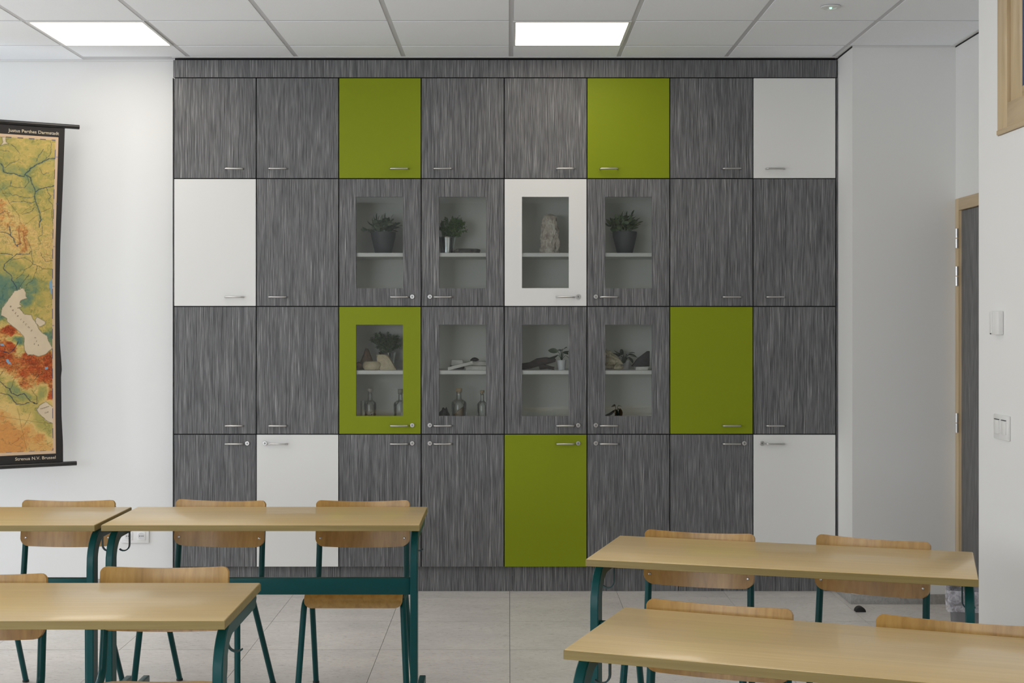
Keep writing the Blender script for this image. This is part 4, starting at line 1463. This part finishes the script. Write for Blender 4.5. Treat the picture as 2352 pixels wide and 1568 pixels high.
def rock(name, label, cat, x, Y, zb, w_, d_, h_, mat, seed, amp=.22, freq=3.0, shape=None, rz=0.0, tilt=(0, 0), group=None, sub=3, flat=.0):
    """a stone: displaced ball sitting on zb, w_ wide, d_ deep, h_ high"""
    bm = bmesh.new()
    bmesh.ops.create_icosphere(bm, subdivisions=sub, radius=1.0)
    off = Vector((seed * 7.3, seed * 3.1, seed * 1.7))
    for v in bm.verts:
        c = v.co.copy()
        c += v.normal * (mnoise.fractal(c * freq * .5 + off, .8, 2.0, 4) * amp)
        if shape:
            c = shape(c)
        v.co = c
    mn = [min(v.co[i] for v in bm.verts) for i in range(3)]
    mx = [max(v.co[i] for v in bm.verts) for i in range(3)]
    rot = Matrix.Rotation(tilt[0], 3, 'Y') @ Matrix.Rotation(tilt[1], 3, 'X')
    for v in bm.verts:
        u = [(v.co[i] - mn[i]) / (mx[i] - mn[i]) for i in range(3)]
        z = max(u[2], flat)
        v.co = rot @ Vector(((u[0] - .5) * w_, (u[1] - .5) * d_, (z - flat) / (1 - flat) * h_))
    lo = min(v.co.z for v in bm.verts)
    for v in bm.verts:
        v.co.z -= lo
    me = bpy.data.meshes.new(name)
    bm.to_mesh(me)
    bm.free()
    me.materials.append(mat)
    me.polygons.foreach_set('use_smooth', [True] * len(me.polygons))
    me.set_sharp_from_angle(angle=R(32))
    o = link(name, me, None, (wx(x, Y), Y, zb), (0, 0, rz))
    tag(o, label, cat, group)
    return o

def taper(k, p=1.0):
    def f(c):
        s = 1 - k * max(0.0, (c.z + 1) / 2) ** p
        return Vector((c.x * s, c.y * s, c.z))
    return f

# second row
rock('grey_stone', 'long flat grey stone lying beside the zinc bucket', 'stone', 1072, Y2 - .02, z2, .160, .06, .030, M['greystone'], 3, .26, 3.6, lambda c: Vector((c.x / (.55 + .45 * abs(c.x)), c.y, max(-.62, min(.80, c.z)))), R(4), group='minerals')
def tower(c):
    z = max(0.0, min(1.0, (c.z + 1) / 2))
    r = max(math.hypot(c.x, c.y), .46)
    s = (1.0 - .36 * z) / r * (1 + .30 * mnoise.fractal(c * 2.6 + Vector((4, 1, 7)), .9, 2.0, 4))
    x = c.x * s
    if c.x > 0 and .40 < z < .80:
        x += .16 * math.sin(math.pi * (z - .40) / .40)
    return Vector((x - .07 * z, c.y * s, c.z))
rock('rose_quartz', 'tall pale pinkish crystal rock behind the white-framed glass door', 'rock', 1264, Y2, z2, .135, .11, wz(491, Y2) - z2, M['quartz'], 8, .02, 6.5, tower, 0, group='minerals', sub=5, flat=.09)

# third row, green cabinet
Yf3 = 7.80
rock('cream_stone', 'rounded flat cream stone in the green glazed cabinet', 'stone', 855, Yf3, z3, .110, .085, .050, M['cream'], 12, .12, 2.0, lambda c: Vector((c.x, c.y, max(-.6, min(.62, c.z)))), 0, group='minerals')
def wedge(c):
    z = (c.z + 1) / 2
    return Vector((max(-.8, min(.8, c.x * 1.3)) * (1 - .55 * z) - .75 * z, max(-.7, min(.7, c.y * 1.2)), max(-.8, min(.8, c.z * 1.3))))
rock('limestone_wedge', 'tilted triangular cream stone leaning beside the round one', 'stone', 889, Yf3 + .02, z3, .122, .07, .088, M['cream'], 15, .16, 2.2, wedge, 0, group='minerals')
rock('flint', 'brown pointed flint behind the cream stones', 'stone', 843, 7.93, z3, .080, .07, .125, M['brown'], 17, .22, 2.6, taper(.75, .8), 0, group='minerals')
rock('brown_stone', 'small dark brown stone at the left edge of the green glazed door', 'stone', 823, 7.84, z3, .060, .06, .046, M['brown'], 19, .25, 3.0, None, 0, group='minerals')

def slab(label, xa, xb, ya, yb, Y, d_, tilt=0.0, seed=1, zb=None):
    """rough cut stone slab between photo x positions, sitting on the shelf or on other slabs"""
    wdt = wx(xb, Y) - wx(xa, Y)
    hgt = wz(ya, Y) - wz(yb, Y)
    rg = random.Random(seed)
    m = MB().box(-wdt / 2, wdt / 2, -d_ / 2, d_ / 2, 0, hgt)
    m.v = [(x + rg.uniform(-.004, .004), y + rg.uniform(-.008, .008), z + (rg.uniform(-.002, .001) if z > .001 else 0)) for x, y, z in m.v]
    o = m.build('stone_slab', M['marble'], bev=.002)
    o.location = ((wx(xa, Y) + wx(xb, Y)) / 2, Y, zb if zb is not None else wz(yb, Y))
    o.rotation_euler = (0, tilt, 0)
    tag(o, label, 'stone slab', 'minerals')
    return o
slab('lowest pale stone slab at the right of the slab pile', 1069, 1124, 841, 850.5, 7.82, .10, 0, 2, z3)
slab('pale slab lying flat on top of the lowest slab, right side', 1084, 1126, 832.5, 841.5, 7.86, .10, 0, 3, z3 + .0245)
slab('long pale slab leaning aslant across the pile', 1029, 1089, 839.5, 847, 7.745, .045, R(-14.5), 4, z3 + .0185)
slab('short pale block standing behind the leaning slab', 1036, 1064, 823, 836, 7.93, .07, 0, 5, z3 + .022)
rock('dark_stone', 'dark stone supporting the short pale block', 'stone', 1050, 7.93, z3, .085, .075, .022, M['slate'], 41, .1, 2.0, lambda c: Vector((c.x, c.y, max(-.5, min(.5, c.z)))), 0, group='minerals')
rock('dark_stone', 'small black pointed stone on top of the slab pile', 'stone', 1090, 7.885, z3 + .0475, .052, .04, .022, M['slate'], 43, .2, 3.0, taper(.5), 0, group='minerals')

# third row, fifth column: driftwood and little white pot
dw = MB()
Yd = 7.84
pth = [at(1196, 842, Yd), at(1216, 840, Yd), at(1236, 834, Yd), at(1256, 829, Yd), at(1276, 827, Yd)]
def ragged(mb, path, rads, n, seed):
    rg = random.Random(seed)
    b0 = len(mb.v)
    mb.tube(path, rads, n)
    mb.v[b0:] = [(x + rg.uniform(-.004, .004), y + rg.uniform(-.006, .006), z + rg.uniform(-.004, .004)) for x, y, z in mb.v[b0:]]
ragged(dw, [tuple(p) for p in pth], [.020, .021, .024, .019, .008], 9, 2)
pth2 = [at(1240, 842, Yd), at(1258, 843, Yd - .01), at(1272, 846, Yd - .02)]
ragged(dw, [tuple(p) for p in pth2], [.018, .012, .006], 8, 5)
o = dw.build('driftwood', M['darkwood'], smooth=True, angle=35)
zmin = min(v.co.z for v in o.data.vertices)
cxo = wx(1236, Yd)
o.data.transform(Matrix.Translation((-cxo, -Yd, -zmin)))
o.location = (cxo, Yd, z3)
tag(o, 'dark branching piece of driftwood on the shelf beside a small white pot', 'driftwood', 'minerals')

def small_plant(label, x, Y, zb, ph, r1, r0, leaves, lm, potmat, lmat):
    t = thing('small_potted_plant', label, 'plant', (wx(x, Y), Y, zb), 0, 'small plants in white pots')
    pot(t, [(r0, 0), (r0, .002), (r1 * .97, ph * .9), (r1, ph), (r1 * .9, ph), (r1 * .86, ph * .85), (.001, ph * .85)], potmat, r1 * .85, ph * .93)
    st = MB()
    lv = []
    for (az, el, hgt, out, ln, roll) in leaves:
        p0 = Vector((0, 0, ph * .9))
        p1 = Vector((math.cos(az) * out, math.sin(az) * out, ph + hgt))
        mid = Vector((math.cos(az) * out * .35, math.sin(az) * out * .35, ph + hgt * .65))
        path = [p0 * (1 - u) ** 2 + mid * 2 * u * (1 - u) + p1 * u * u for u in (0, .33, .66, 1)]
        ln *= 1.22
        st.tube(path, [.002, .0018, .0016, .0012], 6)
        d = Vector((math.cos(az) * math.cos(el), math.sin(az) * math.cos(el), math.sin(el)))
        lv.append((p1, d, roll, ln))
    st.build('stem', lmat, t, smooth=True)
    for p, d, roll, ln in lv:
        link('leaf', lm, t, p, orient(d, roll), (ln, ln, ln))
    return t
lm3 = leaf_mesh('leaf', M['leafdark'], .52, .12, .22)
LV = [(R(170), R(10), .048, .020, .050, R(20)), (R(195), R(-28), .030, .022, .054, R(-25)), (R(10), R(5), .045, .018, .046, R(15)), (R(-20), R(-32), .026, .022, .044, R(-10)), (R(260), R(18), .052, .010, .042, R(5)), (R(60), R(30), .054, .012, .040, R(-20)), (R(300), R(-5), .046, .016, .040, R(30)), (R(120), R(12), .052, .012, .046, R(10))]
small_plant('little dark-leaved plant in a small white pot beside the driftwood', 1290, 7.80, z3, wz(826.5, 7.80) - z3, .0265, .020, LV, lm3, M['potwhite'], M['leafdark'])
LV2 = [(az + 1.1, el, h * .7, o_ * 1.2, ln * 1.05, ro) for az, el, h, o_, ln, ro in LV] + [(R(5), R(2), .020, .03, .040, 0), (R(178), R(4), .028, .03, .042, 0)]
small_plant('little plant in a white pot behind the yellowish crystal rock', 1436, 7.93, z3, wz(827, 7.93) - z3, .0265, .021, LV2, lm3, M['potwhite'], M['leafdark'])
rock('yellow_crystal', 'yellowish craggy crystal rock at the left of the last glass door', 'rock', 1404, 7.83, z3, .135, .08, wz(800, 7.83) - z3, M['yellowrock'], 27, .34, 4.2, lambda c: Vector((c.x * (1 - .62 * max(0.0, (c.z + 1) / 2) ** .7) - .55 * ((c.z + 1) / 2), c.y, c.z)), 0, group='minerals', sub=4)
rock('yellow_crystal', 'small yellowish stone in front of the white pot', 'rock', 1421, 7.775, z3, .056, .04, .030, M['yellowrock'], 29, .25, 3.0, None, 0, group='minerals')
sl = slab('white square stone base under the dark slate', 1459, 1488, 842.5, 850.5, 7.80, .075, 0, 8, z3)
tm = MB()
zc0 = z3 + .021
xa, xb = wx(1449, 7.83), wx(1490, 7.83)
prof = [(xa, zc0), (xb, zc0), (xb + .001, zc0 + .088), (xb - .012, zc0 + .086), (xa + .036, zc0 + .045), (xa + .012, zc0 + .014)]
npf = len(prof)
tm.add([(x, 7.80 - .022, z) for x, z in prof] + [(x, 7.80 + .022, z) for x, z in prof], [tuple(range(npf)), tuple(reversed(range(npf, 2 * npf)))] + [(i, i + npf, (i + 1) % npf + npf, (i + 1) % npf) for i in range(npf)])
o = tm.build('slate_wedge', M['slate'], bev=.003)
o.data.transform(Matrix.Translation((-(xa + xb) / 2, -7.80, -zc0)))
o.location = ((xa + xb) / 2, 7.80, zc0)
tag(o, 'dark triangular piece of slate standing on a white stone base', 'stone', 'minerals')

# bottles on the bottom boards of the third row
zb3 = ROWS[3] + .018
def bottle(label, x, Y, r, neck_r, sh_z, neck_z, top_z, stop, fill=None):
    t = thing('glass_bottle', label, 'bottle', (wx(x, Y), Y, zb3), 0, 'stoppered glass bottles')
    pr_ = [(r * .9, 0), (r, .006), (r, sh_z - .02), (r * .93, sh_z - .008), (neck_r + (r - neck_r) * .5, sh_z), (neck_r * 1.15, sh_z + .008), (neck_r, sh_z + .016), (neck_r, neck_z - .006), (neck_r * 1.25, neck_z - .004), (neck_r * 1.25, neck_z),
           (neck_r * .8, neck_z), (neck_r * .8, sh_z + .012), (r * .45, sh_z - .006), (r - .004, sh_z - .02), (r - .004, .008), (.001, .006)]
    MB().lathe(pr_, 28).build('glass', M['bottle'], t, smooth=True, angle=60)
    MB().lathe([(neck_r * .75, neck_z - .012), (neck_r * .78, neck_z), (neck_r * 1.30, neck_z + .001), (neck_r * 1.35, top_z - .002), (neck_r * 1.25, top_z), (0, top_z)], 18).build('stopper', stop, t, smooth=True, angle=40)
    rr = r - .006
    if fill == 'sand':
        n = 20
        vs = [(rr * math.cos(2 * math.pi * k / n), rr * math.sin(2 * math.pi * k / n), .009) for k in range(n)]
        vs += [(x_, y_, .110 + .030 * x_ / rr) for x_, y_, z_ in vs]
        fs = [tuple(reversed(range(n))), tuple(range(n, 2 * n))] + [(k, (k + 1) % n, (k + 1) % n + n, k + n) for k in range(n)]
        MB().add(vs, fs).build('sand', M['sand'], t, smooth=True, angle=40)
    if fill == 'pebbles':
        rg = random.Random(5)
        pb = MB()
        for i in range(150):
            a_, q, zz = rg.uniform(0, 6.28), math.sqrt(rg.random()) * (rr - .007), .014 + .080 * rg.random()
            s_ = rg.uniform(.004, .0065)
            pb.lathe([(.001, -s_), (s_ * .8, -s_ * .55), (s_, 0), (s_ * .8, s_ * .55), (.001, s_)], 6, (q * math.cos(a_), q * math.sin(a_), zz))
        f = pb.build('pebbles', M['pebble'], t, smooth=True)
        f['kind'] = 'stuff'
    return t
Yb_ = 7.83
H0 = lambda y, Y: wz(y, Y) - zb3
bottle('clear stoppered bottle with pebbles in it, behind the green glazed door', 850, Yb_, .036, .0125, H0(921, Yb_), H0(899, Yb_), H0(892, Yb_), M['stopper'], 'pebbles')
bottle('clear bottle at the right edge of the green glazed door', 920, 7.92, .040, .012, H0(921, 7.92), H0(902, 7.92), H0(893, 7.92), M['stopper'])
bottle('broad bottle half full of brown sand', 1054, Yb_, .044, .0145, H0(919, Yb_), H0(899, Yb_), H0(891, Yb_), M['cork'], 'sand')
bottle('slim corked bottle right of the sand bottle', 1107.5, 7.81, .029, .0095, H0(923, 7.81), H0(902, 7.81), H0(896, 7.81), M['cork'])
rock('black_crystal', 'small black spiky crystal left of the sand bottle', 'stone', 1019, 7.80, zb3, .075, .05, H0(934, 7.80), M['slate'], 51, .35, 4.0, taper(.62, 1.3), 0, group='minerals', sub=3)
# small glass cylinder beside the pebble bottle
t = thing('glass_cylinder', 'small open glass cylinder left of the pebble bottle', 'glass', (wx(834, 7.80), 7.80, zb3))
MB().lathe([(.012, 0), (.013, .003), (.013, H0(920, 7.8)), (.0115, H0(920, 7.8)), (.0115, .005), (.001, .004)], 20).build('glass_body', M['bottle'], t, smooth=True, angle=50)
# black-leaved little plant behind the last lower pane
lm4 = leaf_mesh('leaf', M['leafblack'], .86, .10, .45)
t = thing('black_leaved_plant', 'black-leaved little plant at the bottom of the last glass door', 'plant', (wx(1415, 7.80), 7.80, zb3), 0)
pot(t, [(.022, 0), (.023, .002), (.029, .052), (.030, .055), (.026, .055), (.025, .046), (.001, .046)], M['potdark'], .025, .050)
st = MB()
for (az, out, h_, ln, el, ro) in ((R(185), .014, .085, .050, R(-50), .3), (R(200), .006, .095, .046, R(-62), -.3), (R(340), .012, .100, .050, R(-66), .2), (R(355), .022, .098, .052, R(-70), -.2), (R(150), .004, .118, .024, R(10), 0), (R(10), .010, .116, .022, R(14), .2), (R(280), .012, .090, .046, R(-60), 0)):
    p1 = Vector((math.cos(az) * out, math.sin(az) * out, .05 + h_ * .72))
    st.tube([(0, 0, .048), tuple(Vector((p1.x * .4, p1.y * .4, (.05 + p1.z) * .55))), tuple(p1)], .0014, 5)
    d = Vector((math.cos(az) * math.cos(el), math.sin(az) * math.cos(el), math.sin(el)))
    link('leaf', lm4, t, p1, orient(d, ro), (ln * 1.2, ln * 1.2, ln * 1.2))
st.build('stem', M['leafblack'], t)
